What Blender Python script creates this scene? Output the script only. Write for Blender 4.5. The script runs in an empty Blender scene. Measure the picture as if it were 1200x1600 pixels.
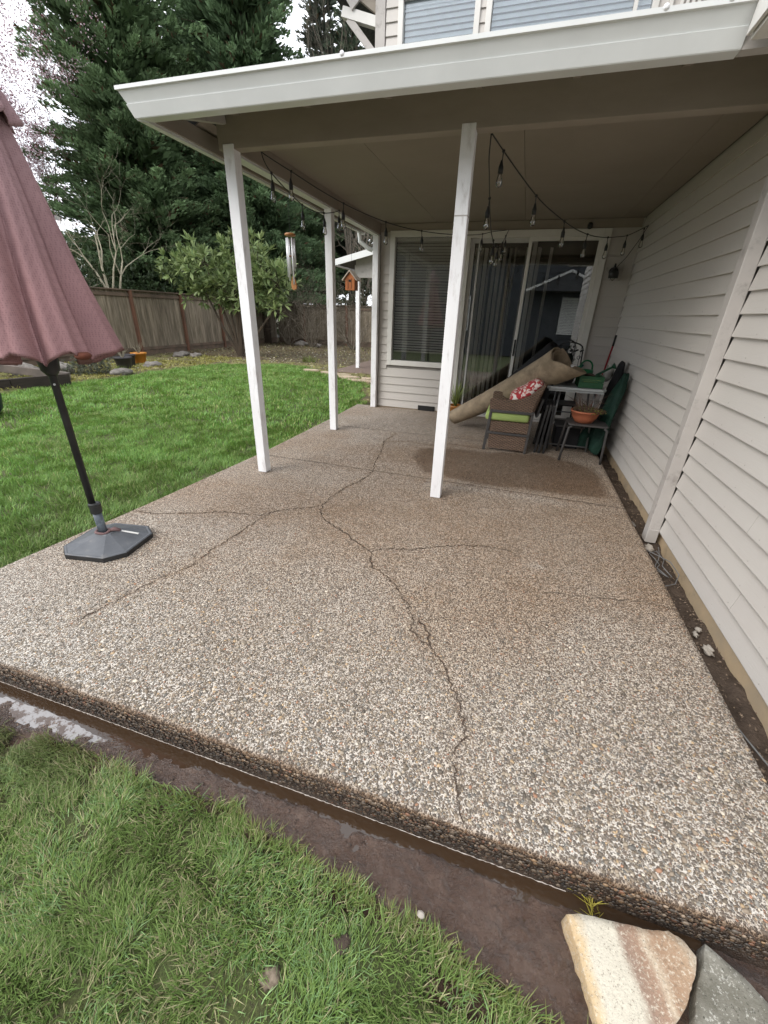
import bpy, math, random
import numpy as np
from mathutils import Vector, Matrix

random.seed(7)
rng = np.random.default_rng(7)
scn = bpy.context.scene
COL = scn.collection

# ------------------------------------------------------------------ camera
cam_d = bpy.data.cameras.new("camera")
cam = bpy.data.objects.new("camera", cam_d)
COL.objects.link(cam)
scn.camera = cam
cam_d.sensor_fit = 'VERTICAL'
cam_d.sensor_height = 24.0
cam_d.sensor_width = 18.0
cam_d.lens = 24.0 * 638.55 / 1600
cam_d.clip_start = 0.02
cam_d.clip_end = 500
yaw, pitch, roll = math.radians(-16.6589), math.radians(25.8758), math.radians(-1.9104)
fwd = Vector((math.sin(yaw) * math.cos(pitch), math.cos(yaw) * math.cos(pitch), -math.sin(pitch)))
right = Vector((math.cos(yaw), -math.sin(yaw), 0))
down = fwd.cross(right)
r2 = right * math.cos(roll) + down * math.sin(roll)
d2 = -right * math.sin(roll) + down * math.cos(roll)
cm = Matrix((r2, -d2, -fwd)).transposed().to_4x4()
cm.translation = Vector((0, 0, 1.47))
cam.matrix_world = cm

# ------------------------------------------------------------------ sky and sun (overcast)
SUN_EL, SUN_ROT = math.radians(42), math.radians(215)
w = bpy.data.worlds.new("World")
scn.world = w
w.use_nodes = True
nt = w.node_tree
nt.nodes.clear()
out = nt.nodes.new("ShaderNodeOutputWorld")
bg = nt.nodes.new("ShaderNodeBackground")
sky = nt.nodes.new("ShaderNodeTexSky")
sky.sky_type = 'NISHITA'
sky.sun_disc = False
sky.sun_elevation = SUN_EL
sky.sun_rotation = SUN_ROT
sky.dust_density = 3.0
mixn = nt.nodes.new("ShaderNodeMix")
mixn.data_type = 'RGBA'
mixn.inputs[0].default_value = 0.86
wn = nt.nodes.new("ShaderNodeTexNoise")
wn.inputs['Scale'].default_value = 1.6
wn.inputs['Detail'].default_value = 5
wr = nt.nodes.new("ShaderNodeValToRGB")
wr.color_ramp.elements[0].color = (7.6, 8.0, 8.6, 1)
wr.color_ramp.elements[0].position = 0.3
wr.color_ramp.elements[1].color = (9.8, 10.0, 10.3, 1)
wr.color_ramp.elements[1].position = 0.7
nt.links.new(wn.outputs['Fac'], wr.inputs['Fac'])
nt.links.new(sky.outputs['Color'], mixn.inputs[6])
nt.links.new(wr.outputs['Color'], mixn.inputs[7])
nt.links.new(mixn.outputs[2], bg.inputs['Color'])
bg.inputs['Strength'].default_value = 0.12
nt.links.new(bg.outputs[0], out.inputs[0])

sd = bpy.data.lights.new("sun", 'SUN')
sd.energy = 0.9
sd.angle = math.radians(35)
sd.color = (1.0, 0.97, 0.92)
sun = bpy.data.objects.new("sun", sd)
COL.objects.link(sun)
sdir = Vector((math.sin(SUN_ROT) * math.cos(SUN_EL), math.cos(SUN_ROT) * math.cos(SUN_EL), math.sin(SUN_EL)))
sun.rotation_euler = sdir.to_track_quat('Z', 'Y').to_euler()
sun.location = (0, 0, 30)

scn.view_settings.view_transform = 'Standard'
scn.view_settings.look = 'None'
scn.view_settings.gamma = 1
scn.view_settings.exposure = 1.06
scn.view_settings.use_curve_mapping = False
scn.render.engine = 'CYCLES'
scn.cycles.max_bounces = 8
scn.cycles.diffuse_bounces = 4
scn.cycles.transparent_max_bounces = 12

# ------------------------------------------------------------------ node helpers
def newmat(name):
    m = bpy.data.materials.new(name)
    m.use_nodes = True
    nt = m.node_tree
    b = nt.nodes['Principled BSDF']
    return m, nt, b

def N(nt, t, **kw):
    n = nt.nodes.new(t)
    for k, v in kw.items():
        if k.startswith('i_'):
            n.inputs[k[2:]].default_value = v
        else:
            setattr(n, k, v)
    return n

def ramp(nt, fac, stops):
    r = nt.nodes.new("ShaderNodeValToRGB")
    e = r.color_ramp.elements
    while len(e) < len(stops):
        e.new(0.5)
    for i, (p, c) in enumerate(stops):
        e[i].position = p
        e[i].color = (c[0], c[1], c[2], 1)
    nt.links.new(fac, r.inputs['Fac'])
    return r.outputs['Color']

def rfac(nt, fac, lo, hi, a=0.0, b=1.0):
    r = nt.nodes.new("ShaderNodeMapRange")
    r.inputs['From Min'].default_value = lo
    r.inputs['From Max'].default_value = hi
    r.inputs['To Min'].default_value = a
    r.inputs['To Max'].default_value = b
    nt.links.new(fac, r.inputs['Value'])
    return r.outputs['Result']

def mixc(nt, f, a, b, mode='MIX'):
    m = nt.nodes.new("ShaderNodeMix")
    m.data_type = 'RGBA'
    m.blend_type = mode
    for s, v in ((0, f), (6, a), (7, b)):
        if hasattr(v, 'links') or isinstance(v, bpy.types.NodeSocket):
            nt.links.new(v, m.inputs[s])
        elif s == 0:
            m.inputs[0].default_value = v
        else:
            m.inputs[s].default_value = (v[0], v[1], v[2], 1)
    return m.outputs[2]

def math_(nt, op, a, b=0.0):
    m = nt.nodes.new("ShaderNodeMath")
    m.operation = op
    for s, v in ((0, a), (1, b)):
        if isinstance(v, bpy.types.NodeSocket):
            nt.links.new(v, m.inputs[s])
        else:
            m.inputs[s].default_value = v
    return m.outputs[0]

def coords(nt, scale=(1, 1, 1), rand=True):
    tc = nt.nodes.new("ShaderNodeTexCoord")
    mp = nt.nodes.new("ShaderNodeMapping")
    mp.inputs['Scale'].default_value = scale
    nt.links.new(tc.outputs['Object'], mp.inputs['Vector'])
    if rand:
        oi = nt.nodes.new("ShaderNodeObjectInfo")
        v = math_(nt, 'MULTIPLY', oi.outputs['Random'], 37.0)
        cb = nt.nodes.new("ShaderNodeCombineXYZ")
        nt.links.new(v, cb.inputs[0]); nt.links.new(v, cb.inputs[1]); nt.links.new(v, cb.inputs[2])
        nt.links.new(cb.outputs[0], mp.inputs['Location'])
    return mp.outputs['Vector']

def noise(nt, vec, scale, detail=4, rough=0.6, dist=0.0):
    n = N(nt, "ShaderNodeTexNoise")
    n.inputs['Scale'].default_value = scale
    n.inputs['Detail'].default_value = detail
    n.inputs['Roughness'].default_value = rough
    n.inputs['Distortion'].default_value = dist
    nt.links.new(vec, n.inputs['Vector'])
    return n.outputs['Fac']

def bump(nt, b, h, strength=0.3, dist=0.01):
    n = N(nt, "ShaderNodeBump")
    n.inputs['Strength'].default_value = strength
    n.inputs['Distance'].default_value = dist
    nt.links.new(h, n.inputs['Height'])
    nt.links.new(n.outputs['Normal'], b.inputs['Normal'])

def M(name, c1, c2=None, scale=4, stretch=(1, 1, 1), rough=0.6, bs=0.2, bscale=60, bdist=0.003,
      spec=0.4, metal=0.0, dirt=None, dirtscale=3, lo=0.35, hi=0.65, rvar=0.0, objvar=0.0):
    m, nt, b = newmat(name)
    v = coords(nt, stretch)
    c2 = c2 or tuple(x * 0.8 for x in c1)
    col = ramp(nt, noise(nt, v, scale), [(lo, c1), (hi, c2)])
    if dirt:
        f = rfac(nt, noise(nt, v, dirtscale, 6, 0.7), 0.55, 0.75, 0, 0.8)
        col = mixc(nt, f, col, dirt)
    if objvar:
        oi = nt.nodes.new("ShaderNodeObjectInfo")
        k = rfac(nt, oi.outputs['Random'], 0, 1, 1 - objvar, 1 + objvar)
        hs = N(nt, "ShaderNodeHueSaturation")
        nt.links.new(col, hs.inputs['Color']); nt.links.new(k, hs.inputs['Value'])
        col = hs.outputs['Color']
    nt.links.new(col, b.inputs['Base Color'])
    b.inputs['Roughness'].default_value = rough
    if rvar:
        nt.links.new(rfac(nt, noise(nt, v, scale * 2), 0.3, 0.7, rough - rvar, rough + rvar), b.inputs['Roughness'])
    b.inputs['Specular IOR Level'].default_value = spec
    b.inputs['Metallic'].default_value = metal
    if bs:
        bump(nt, b, noise(nt, v, bscale, 5, 0.65), bs, bdist)
    return m

def attr_mat(name, attr, rough=0.6, spec=0.3, trans=0.0, bs=0.0):
    m, nt, b = newmat(name)
    a = N(nt, "ShaderNodeAttribute", attribute_name=attr)
    nt.links.new(a.outputs['Color'], b.inputs['Base Color'])
    b.inputs['Roughness'].default_value = rough
    b.inputs['Specular IOR Level'].default_value = spec
    if trans:
        t = N(nt, "ShaderNodeBsdfTranslucent")
        nt.links.new(a.outputs['Color'], t.inputs['Color'])
        mx = N(nt, "ShaderNodeMixShader")
        mx.inputs[0].default_value = trans
        nt.links.new(b.outputs[0], mx.inputs[1]); nt.links.new(t.outputs[0], mx.inputs[2])
        nt.links.new(mx.outputs[0], nt.nodes['Material Output'].inputs[0])
    return m

# ------------------------------------------------------------------ mesh helpers
class MB:
    def __init__(s):
        s.v = []; s.f = []
    def add(s, vs, fs):
        o = len(s.v)
        s.v += [tuple(p) for p in vs]
        s.f += [tuple(i + o for i in f) for f in fs]
        return s
    def box(s, a, b):
        x0, y0, z0 = a; x1, y1, z1 = b
        return s.add([(x0, y0, z0), (x1, y0, z0), (x1, y1, z0), (x0, y1, z0), (x0, y0, z1), (x1, y0, z1), (x1, y1, z1), (x0, y1, z1)],
                     [(3, 2, 1, 0), (4, 5, 6, 7), (0, 1, 5, 4), (1, 2, 6, 5), (2, 3, 7, 6), (3, 0, 4, 7)])
    def obox(s, c, ax, ay, az):
        c, ax, ay, az = map(Vector, (c, ax, ay, az))
        vs = [c + i * ax + j * ay + k * az for k in (-1, 1) for i, j in ((-1, -1), (1, -1), (1, 1), (-1, 1))]
        return s.add(vs, [(3, 2, 1, 0), (4, 5, 6, 7), (0, 1, 5, 4), (1, 2, 6, 5), (2, 3, 7, 6), (3, 0, 4, 7)])
    def bar(s, a, b, wd, ht, up=(0, 0, 1)):
        a = Vector(a); b = Vector(b); d = (b - a); L = d.length; d.normalize()
        up = Vector(up)
        sd_ = d.cross(up)
        if sd_.length < 1e-4:
            sd_ = d.cross(Vector((1, 0, 0)))
        sd_.normalize(); u = sd_.cross(d)
        return s.obox((a + b) / 2, d * L / 2, sd_ * wd / 2, u * ht / 2)
    def tube(s, pts, r, n=6, cap=True):
        pts = [Vector(p) for p in pts]
        rs = r if isinstance(r, (list, tuple)) else [r] * len(pts)
        rings = []
        prev = None
        for i, p in enumerate(pts):
            d = (pts[min(i + 1, len(pts) - 1)] - pts[max(i - 1, 0)])
            if d.length < 1e-9: d = Vector((0, 0, 1))
            d.normalize()
            if prev is None:
                a = d.orthogonal().normalized()
            else:
                a = (prev - d * prev.dot(d))
                a = a.normalized() if a.length > 1e-5 else d.orthogonal().normalized()
            prev = a
            b = d.cross(a)
            rings.append([p + rs[i] * (math.cos(2 * math.pi * k / n) * a + math.sin(2 * math.pi * k / n) * b) for k in range(n)])
        vs = [q for rg in rings for q in rg]
        fs = [(i * n + k, i * n + (k + 1) % n, (i + 1) * n + (k + 1) % n, (i + 1) * n + k) for i in range(len(pts) - 1) for k in range(n)]
        if cap:
            fs.append(tuple(range(n - 1, -1, -1)))
            fs.append(tuple((len(pts) - 1) * n + k for k in range(n)))
        return s.add(vs, fs)
    def lathe(s, c, prof, n=16, axis=(0, 0, 1), cap=True):
        ax = Vector(axis).normalized(); a = ax.orthogonal().normalized(); b = ax.cross(a); c = Vector(c)
        vs = [c + ax * h + r * (math.cos(2 * math.pi * k / n) * a + math.sin(2 * math.pi * k / n) * b) for r, h in prof for k in range(n)]
        fs = [(i * n + k, i * n + (k + 1) % n, (i + 1) * n + (k + 1) % n, (i + 1) * n + k) for i in range(len(prof) - 1) for k in range(n)]
        if cap:
            fs.append(tuple(range(n - 1, -1, -1)))
            fs.append(tuple((len(prof) - 1) * n + k for k in range(n)))
        return s.add(vs, fs)
    def prism(s, poly, z0, z1):
        n = len(poly)
        vs = [(x, y, z0) for x, y in poly] + [(x, y, z1) for x, y in poly]
        fs = [tuple(range(n - 1, -1, -1)), tuple(range(n, 2 * n))] + [(i, (i + 1) % n, n + (i + 1) % n, n + i) for i in range(n)]
        return s.add(vs, fs)
    def extr(s, poly3, vec):
        vec = Vector(vec); n = len(poly3)
        vs = [Vector(p) for p in poly3] + [Vector(p) + vec for p in poly3]
        fs = [tuple(range(n - 1, -1, -1)), tuple(range(n, 2 * n))] + [(i, (i + 1) % n, n + (i + 1) % n, n + i) for i in range(n)]
        return s.add(vs, fs)
    def blob(s, c, r, seed=0, jit=0.25, sub=2, flat=None):
        vs, fs = ico(sub)
        rr = np.random.default_rng(seed)
        ph = rr.uniform(0, 6.28, (5, 3)); fr = rr.uniform(1, 3.2, (5, 3))
        for v in vs:
            d = sum(math.sin(fr[i] @ v * 2 + ph[i, 0]) for i in range(5)) / 5
            k = 1 + jit * d + jit * 0.2 * rr.normal()
            s.v.append((c[0] + v[0] * r[0] * k, c[1] + v[1] * r[1] * k, c[2] + v[2] * r[2] * k))
        o = len(s.v) - len(vs)
        s.f += [tuple(i + o for i in f) for f in fs]
        return s
    def build(s, name, mat, parent=None, smooth=False, bevel=0, base=None, sub=0):
        me = bpy.data.meshes.new(name)
        me.from_pydata(s.v, [], s.f)
        me.materials.append(mat)
        if smooth:
            me.polygons.foreach_set('use_smooth', [True] * len(me.polygons))
        o = bpy.data.objects.new(name, me)
        COL.objects.link(o)
        if base is not None:
            b_ = Vector(base)
            for v in me.vertices: v.co -= b_
            o.location = b_
        if parent is not None:
            adopt(o, parent)
        if bevel:
            bm_ = o.modifiers.new('bevel', 'BEVEL'); bm_.width = bevel; bm_.segments = 2; bm_.limit_method = 'ANGLE'
        if sub:
            sm = o.modifiers.new('sub', 'SUBSURF'); sm.levels = sub; sm.render_levels = sub
        return o

_ic = {}
def ico(sub):
    if sub in _ic: return _ic[sub]
    import bmesh
    bm = bmesh.new(); bmesh.ops.create_icosphere(bm, subdivisions=sub, radius=1)
    r = (np.array([v.co[:] for v in bm.verts]), [tuple(v.index for v in f.verts) for f in bm.faces])
    bm.free(); _ic[sub] = r
    return r

def adopt(o, parent):
    o.parent = parent
    t = Vector((0, 0, 0)); p = parent
    if p.type == 'EMPTY': t = p.location
    o.matrix_parent_inverse = Matrix.Translation(-t)

def tag(o, label=None, cat=None, group=None, kind=None):
    if label: o['label'] = label
    if cat: o['category'] = cat
    if group: o['group'] = group
    if kind: o['kind'] = kind
    return o

def thing(name, loc, label, cat, group=None):
    o = bpy.data.objects.new(name, None)
    o.empty_display_size = 0.1
    COL.objects.link(o)
    o.location = loc
    return tag(o, label, cat, group)

def fast_mesh(name, V, F, mat, colors=None, parent=None, smooth=False, k=None):
    """V (n,3), F (m,k) uniform polygons, colours per vertex (n,3)"""
    V = np.asarray(V, np.float32); F = np.asarray(F, np.int32)
    me = bpy.data.meshes.new(name)
    me.vertices.add(len(V)); me.vertices.foreach_set('co', V.ravel())
    m, kk = F.shape
    me.loops.add(m * kk); me.loops.foreach_set('vertex_index', F.ravel())
    me.polygons.add(m)
    me.polygons.foreach_set('loop_start', np.arange(0, m * kk, kk, dtype=np.int32))
    me.polygons.foreach_set('loop_total', np.full(m, kk, np.int32))
    if smooth: me.polygons.foreach_set('use_smooth', np.ones(m, bool))
    me.update(calc_edges=True)
    if colors is not None:
        a = me.color_attributes.new('tint', 'FLOAT_COLOR', 'POINT')
        c = np.ones((len(V), 4), np.float32); c[:, :3] = colors
        a.data.foreach_set('color', c.ravel())
    me.materials.append(mat)
    o = bpy.data.objects.new(name, me)
    COL.objects.link(o)
    if parent is not None: adopt(o, parent)
    return o

def vnoise(x, y, seed=0, scale=1.0, octs=4):
    """cheap smooth value noise, 0..1"""
    r = np.random.default_rng(seed); T = r.random((256, 256))
    out = np.zeros(np.shape(x)); amp = 1; tot = 0
    for o in range(octs):
        X = np.asarray(x) * scale * 2 ** o + 13.7 * o; Y = np.asarray(y) * scale * 2 ** o + 7.3 * o
        xi = np.floor(X).astype(int); yi = np.floor(Y).astype(int)
        fx = X - xi; fy = Y - yi; fx = fx * fx * (3 - 2 * fx); fy = fy * fy * (3 - 2 * fy)
        g = lambda a, b: T[a % 256, b % 256]
        v = (g(xi, yi) * (1 - fx) + g(xi + 1, yi) * fx) * (1 - fy) + (g(xi, yi + 1) * (1 - fx) + g(xi + 1, yi + 1) * fx) * fy
        out += v * amp; tot += amp; amp *= 0.5
    return out / tot

# ------------------------------------------------------------------ materials
SID = (0.54, 0.51, 0.47)
def siding_mat():
    m, nt, b = newmat("greige_siding_paint")
    v = coords(nt, (1, 1, 1), True)
    v2 = coords(nt, (2.2, 2.2, 40), True)
    g = noise(nt, v2, 3.0, 6, 0.7, 0.6)
    col = ramp(nt, noise(nt, v, 1.2, 5), [(0.3, SID), (0.7, (0.52, 0.485, 0.45))])
    col = mixc(nt, rfac(nt, noise(nt, v, 45, 3, 0.7), 0.68, 0.75, 0, 0.35), col, (0.18, 0.15, 0.12))
    nt.links.new(col, b.inputs['Base Color'])
    b.inputs['Roughness'].default_value = 0.55
    bump(nt, b, g, 0.35, 0.004)
    return m
m_siding = siding_mat()
m_trim = M("greige_trim_paint", (0.47, 0.44, 0.41), (0.42, 0.39, 0.365), 3, rough=0.55, bs=0.25, bscale=40, dirt=(0.2, 0.18, 0.16), dirtscale=9)
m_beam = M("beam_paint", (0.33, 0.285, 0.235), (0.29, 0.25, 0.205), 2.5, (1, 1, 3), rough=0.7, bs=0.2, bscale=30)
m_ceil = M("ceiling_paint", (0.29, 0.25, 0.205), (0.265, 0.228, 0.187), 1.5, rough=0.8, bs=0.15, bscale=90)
m_post = M("white_post_paint", (0.86, 0.86, 0.87), (0.80, 0.79, 0.80), 5, (1, 1, 0.3), rough=0.5, bs=0.3, bscale=50, dirt=(0.45, 0.42, 0.40), dirtscale=14)
m_gut = M("white_gutter_metal", (0.72, 0.73, 0.72), (0.67, 0.68, 0.67), 3, rough=0.35, bs=0.06, bscale=120)
m_frame = M("window_vinyl", (0.72, 0.70, 0.66), (0.66, 0.64, 0.60), 4, rough=0.4, bs=0.05)
m_alu = M("door_aluminium", (0.55, 0.54, 0.52), (0.48, 0.47, 0.45), 4, rough=0.4, bs=0.05)
m_found = M("foundation_concrete", (0.56, 0.42, 0.26), (0.44, 0.35, 0.24), 3.5, rough=0.9, bs=0.4, bscale=50, bdist=0.004, dirt=(0.14, 0.12, 0.10), dirtscale=2.2)
m_dark = M("dark_void", (0.02, 0.018, 0.015), rough=0.9, bs=0)
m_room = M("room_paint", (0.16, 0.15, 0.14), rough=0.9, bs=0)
m_blind = M("blind_slat", (0.88, 0.86, 0.80), (0.84, 0.82, 0.76), 3, rough=0.5, bs=0)
m_roof = M("roof_shingle", (0.10, 0.10, 0.10), (0.05, 0.05, 0.055), 20, rough=0.95, bs=0.5, bscale=80)
m_black = M("black_plastic", (0.015, 0.015, 0.016), (0.03, 0.03, 0.03), 8, rough=0.45, bs=0.1)
m_blackf = M("black_fabric", (0.012, 0.012, 0.014), (0.022, 0.022, 0.024), 8, rough=0.9, bs=0.4, bscale=200)
m_charc = M("charcoal_metal", (0.055, 0.052, 0.05), (0.075, 0.07, 0.068), 8, rough=0.5, bs=0.1)
m_steel = M("painted_steel", (0.28, 0.28, 0.28), (0.2, 0.2, 0.2), 8, rough=0.4, metal=0.6, bs=0.05)
m_chrome = M("aluminium_tube", (0.75, 0.76, 0.78), (0.68, 0.69, 0.7), 8, rough=0.3, metal=0.35, bs=0)
m_iron = M("wrought_iron", (0.02, 0.02, 0.02), rough=0.5, bs=0.1)
m_fence = M("weathered_cedar", (0.28, 0.23, 0.17), (0.13, 0.105, 0.072), 2.2, (7, 7, 0.7), rough=0.9, bs=0.5, bscale=25, dirt=(0.07, 0.08, 0.04), dirtscale=1.5, objvar=0.22)
m_fpost = M("stained_fence_post", (0.19, 0.09, 0.055), (0.11, 0.06, 0.04), 3, (5, 5, 0.6), rough=0.9, bs=0.4, bscale=25)
m_frail = M("fence_rail_wood", (0.16, 0.11, 0.08), (0.09, 0.07, 0.05), 3, rough=0.9, bs=0.4, bscale=25)
m_bark = M("bark", (0.09, 0.065, 0.045), (0.045, 0.035, 0.026), 5, (1, 1, 0.3), rough=0.95, bs=0.8, bscale=14, bdist=0.02)
m_twig = M("grey_twig", (0.20, 0.17, 0.13), (0.12, 0.10, 0.075), 6, rough=0.9, bs=0.2)
m_twigp = M("pale_twig", (0.40, 0.36, 0.27), (0.25, 0.22, 0.15), 6, rough=0.9, bs=0.2)
m_leaf = attr_mat("foliage_leaves", 'tint', 0.55, 0.35, 0.25)
m_needle = attr_mat("conifer_needles", 'tint', 0.7, 0.2, 0.28)
m_grass = attr_mat("grass_blades", 'tint', 0.5, 0.35, 0.3)
m_petal = attr_mat("blossom_petals", 'tint', 0.7, 0.2, 0.35)
m_chip = attr_mat("ground_chips", 'tint', 0.85, 0.25)
m_rock = M("grey_rock", (0.26, 0.235, 0.21), (0.14, 0.125, 0.11), 9, rough=0.9, bs=0.7, bscale=25, bdist=0.02, objvar=0.25)
m_terra = M("terracotta", (0.46, 0.15, 0.075), (0.38, 0.12, 0.06), 5, rough=0.6, bs=0.15)
m_soil = M("potting_soil", (0.04, 0.028, 0.02), (0.07, 0.05, 0.035), 30, rough=0.95, bs=0.8, bscale=60, bdist=0.01)

def glass(name, tint=(1, 1, 1), refl=0.12, film=0.0):
    m, nt, b = newmat(name)
    tr = N(nt, "ShaderNodeBsdfTransparent"); tr.inputs[0].default_value = (*tint, 1)
    gl = N(nt, "ShaderNodeBsdfGlossy"); gl.inputs['Roughness'].default_value = 0.01
    gl.inputs['Color'].default_value = (0.9, 0.93, 0.95, 1)
    fr = N(nt, "ShaderNodeFresnel"); fr.inputs[0].default_value = 1.5
    f = math_(nt, 'ADD', math_(nt, 'MULTIPLY', fr.outputs[0], 1.0), refl)
    mx = N(nt, "ShaderNodeMixShader")
    nt.links.new(f, mx.inputs[0]); nt.links.new(tr.outputs[0], mx.inputs[1]); nt.links.new(gl.outputs[0], mx.inputs[2])
    nt.links.new(mx.outputs[0], nt.nodes['Material Output'].inputs[0])
    return m
m_glass = glass("window_glass", (0.93, 0.93, 0.92), 0.07)
m_glassup = glass("upper_window_glass", (0.93, 0.95, 0.96), 0.05)
m_bulb = glass("clear_bulb_glass", (0.9, 0.87, 0.83), 0.14)

# ------------------------------------------------------------------ slab of exposed aggregate
YF, XR, YB = 0.79, 1.083, 6.95
def slab_left(y):
    return np.interp(y, [0.7, 0.79, 1.3, 2.33, 3.86, 5.5, 6.95], [-2.92, -2.90, -2.83, -2.74, -2.64, -2.62, -2.64])

cracks = {
 'main': [(.062, .79), (.03, .87), (.01, .95), (.0, 1.05), (.035, 1.11), (.01, 1.16), (-.03, 1.27), (-.08, 1.37), (-.12, 1.45), (-.19, 1.52), (-.26, 1.56), (-.32, 1.61), (-.32, 1.69), (-.36, 1.76), (-.43, 1.88), (-.52, 1.99), (-.63, 2.07), (-.70, 2.11), (-.74, 2.2), (-.77, 2.27), (-.93, 2.37), (-1.02, 2.45), (-1.24, 2.58), (-1.33, 2.68), (-1.40, 2.83), (-1.39, 3.05), (-1.36, 3.27), (-1.30, 3.45), (-1.26, 3.61), (-1.27, 3.8), (-1.33, 4.02), (-1.36, 4.22), (-1.42, 4.6), (-1.49, 4.87), (-1.45, 5.3)],
 'side': [(-.19, 1.52), (-.22, 1.60), (-.27, 1.68), (-.34, 1.72)],
 'left': [(-1.40, 2.83), (-1.5, 2.74), (-1.58, 2.70), (-1.68, 2.62), (-1.76, 2.50), (-1.9, 2.47), (-2.12, 2.42), (-2.3, 2.33), (-2.55, 2.22), (-2.75, 2.2)],
 'left2': [(-1.72, 2.56), (-1.74, 2.4), (-1.75, 2.17), (-1.78, 1.95), (-1.77, 1.72), (-1.85, 1.55), (-1.90, 1.36), (-1.96, 1.11)],
 'right': [(-.77, 2.27), (-.66, 2.36), (-.52, 2.39), (-.35, 2.50), (-.19, 2.58), (0.0, 2.63), (.16, 2.62)],
 'right2': [(1.07, 2.29), (.89, 2.30), (.76, 2.27), (.64, 2.24), (.36, 2.20)],
 'back': [(-1.49, 4.87), (-1.2, 5.0), (-.9, 4.95), (-.6, 5.1), (-.2, 5.05)],
}
def seg_dist(px, py, poly):
    d = np.full(np.shape(px), 1e9)
    for (x0, y0), (x1, y1) in zip(poly[:-1], poly[1:]):
        dx, dy = x1 - x0, y1 - y0
        t = np.clip(((px - x0) * dx + (py - y0) * dy) / (dx * dx + dy * dy + 1e-12), 0, 1)
        d = np.minimum(d, np.hypot(px - x0 - t * dx, py - y0 - t * dy))
    return d

def slab_material():
    m, nt, b = newmat("exposed_aggregate_concrete")
    v = coords(nt, (1, 1, 1), False)
    a = N(nt, "ShaderNodeAttribute", attribute_name='tint')
    sp = N(nt, "ShaderNodeSeparateColor")
    nt.links.new(a.outputs['Color'], sp.inputs[0])
    brown, wet, white = sp.outputs[0], sp.outputs[1], sp.outputs[2]
    nz = N(nt, "ShaderNodeTexNoise"); nz.inputs['Scale'].default_value = 55; nz.inputs['Detail'].default_value = 2
    nt.links.new(v, nz.inputs['Vector'])
    vm = N(nt, "ShaderNodeVectorMath", operation='MULTIPLY_ADD')
    nt.links.new(nz.outputs['Color'], vm.inputs[0]); vm.inputs[1].default_value = (0.0035, 0.0035, 0.0035)
    nt.links.new(v, vm.inputs[2])
    dv = vm.outputs[0]
    def layer(scale, lo, hi):
        vo = N(nt, "ShaderNodeTexVoronoi"); vo.inputs['Scale'].default_value = scale
        vo.inputs['Randomness'].default_value = 1.0
        nt.links.new(dv, vo.inputs['Vector'])
        s2 = N(nt, "ShaderNodeSeparateColor"); nt.links.new(vo.outputs['Color'], s2.inputs[0])
        # cell size varies: threshold depends on the cell's own random value
        thr = rfac(nt, s2.outputs[1], 0, 1, lo, hi)
        dd = math_(nt, 'SUBTRACT', thr, vo.outputs['Distance'])
        mask = rfac(nt, dd, -0.03, 0.05)
        hgt = rfac(nt, dd, -0.05, 0.35)
        return mask, hgt, s2.outputs[0]
    k1, h1, c1 = layer(145, 0.34, 0.76)
    k2, h2, c2 = layer(270, 0.20, 0.60)
    stones = [(0.0, (0.125, 0.105, 0.088)), (0.22, (0.175, 0.145, 0.12)), (0.45, (0.215, 0.17, 0.135)), (0.62, (0.28, 0.235, 0.19)),
              (0.80, (0.115, 0.108, 0.10)), (0.88, (0.32, 0.22, 0.13)), (0.95, (0.42, 0.37, 0.30)), (1.0, (0.36, 0.16, 0.09))]
    k0, h0, c0 = layer(74, -0.50, 0.48)
    s1 = ramp(nt, c1, stones); s2_ = ramp(nt, c2, stones)
    big = noise(nt, v, 1.3, 5, 0.6)
    matrix = ramp(nt, noise(nt, v, 6, 5), [(0.3, (0.66, 0.605, 0.53)), (0.7, (0.54, 0.485, 0.41))])
    col = mixc(nt, k2, matrix, s2_)
    col = mixc(nt, k1, col, s1)
    s0 = ramp(nt, c0, stones)
    col = mixc(nt, k0, col, s0)
    k1 = math_(nt, 'MAXIMUM', k1, k0)
    # pale efflorescence
    wf = math_(nt, 'MULTIPLY', white, rfac(nt, noise(nt, v, 9, 6, 0.7), 0.35, 0.62))
    col = mixc(nt, math_(nt, 'MULTIPLY', wf, 0.55), col, mixc(nt, k1, (0.72, 0.69, 0.64), (0.24, 0.21, 0.175)))
    # brown film where algae and dirt settled
    bf = math_(nt, 'MULTIPLY', brown, rfac(nt, big, 0.25, 0.7, 0.55, 1.0))
    fine = rfac(nt, noise(nt, v, 22, 4, 0.7), 0.3, 0.7, 0.75, 1.1)
    bf = math_(nt, 'MINIMUM', math_(nt, 'MULTIPLY', bf, fine), 1.0)
    col = mixc(nt, bf, col, mixc(nt, 1.0, col, (0.74, 0.60, 0.48), 'MULTIPLY'))
    w1 = math_(nt, 'MINIMUM', wet, 1.0)
    col = mixc(nt, w1, col, mixc(nt, 1.0, col, (0.40, 0.31, 0.235), 'MULTIPLY'))
    # mud splashed up the formed front face
    w2 = math_(nt, 'MULTIPLY', rfac(nt, wet, 1.0, 1.9), rfac(nt, noise(nt, v, 60, 5, .8), .25, .6, .7, 1))
    col = mixc(nt, w2, col, mixc(nt, k1, (0.045, 0.03, 0.022), (0.075, 0.055, 0.042)))
    nt.links.new(col, b.inputs['Base Color'])
    nt.links.new(rfac(nt, w1, 0, 1, 0.85, 0.45), b.inputs['Roughness'])
    b.inputs['Specular IOR Level'].default_value = 0.3
    hh = math_(nt, 'ADD', math_(nt, 'ADD', h1, math_(nt, 'MULTIPLY', h2, 0.5)), h0)
    bump(nt, b, hh, 0.85, 0.004)
    return m
m_slab = slab_material()

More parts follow.
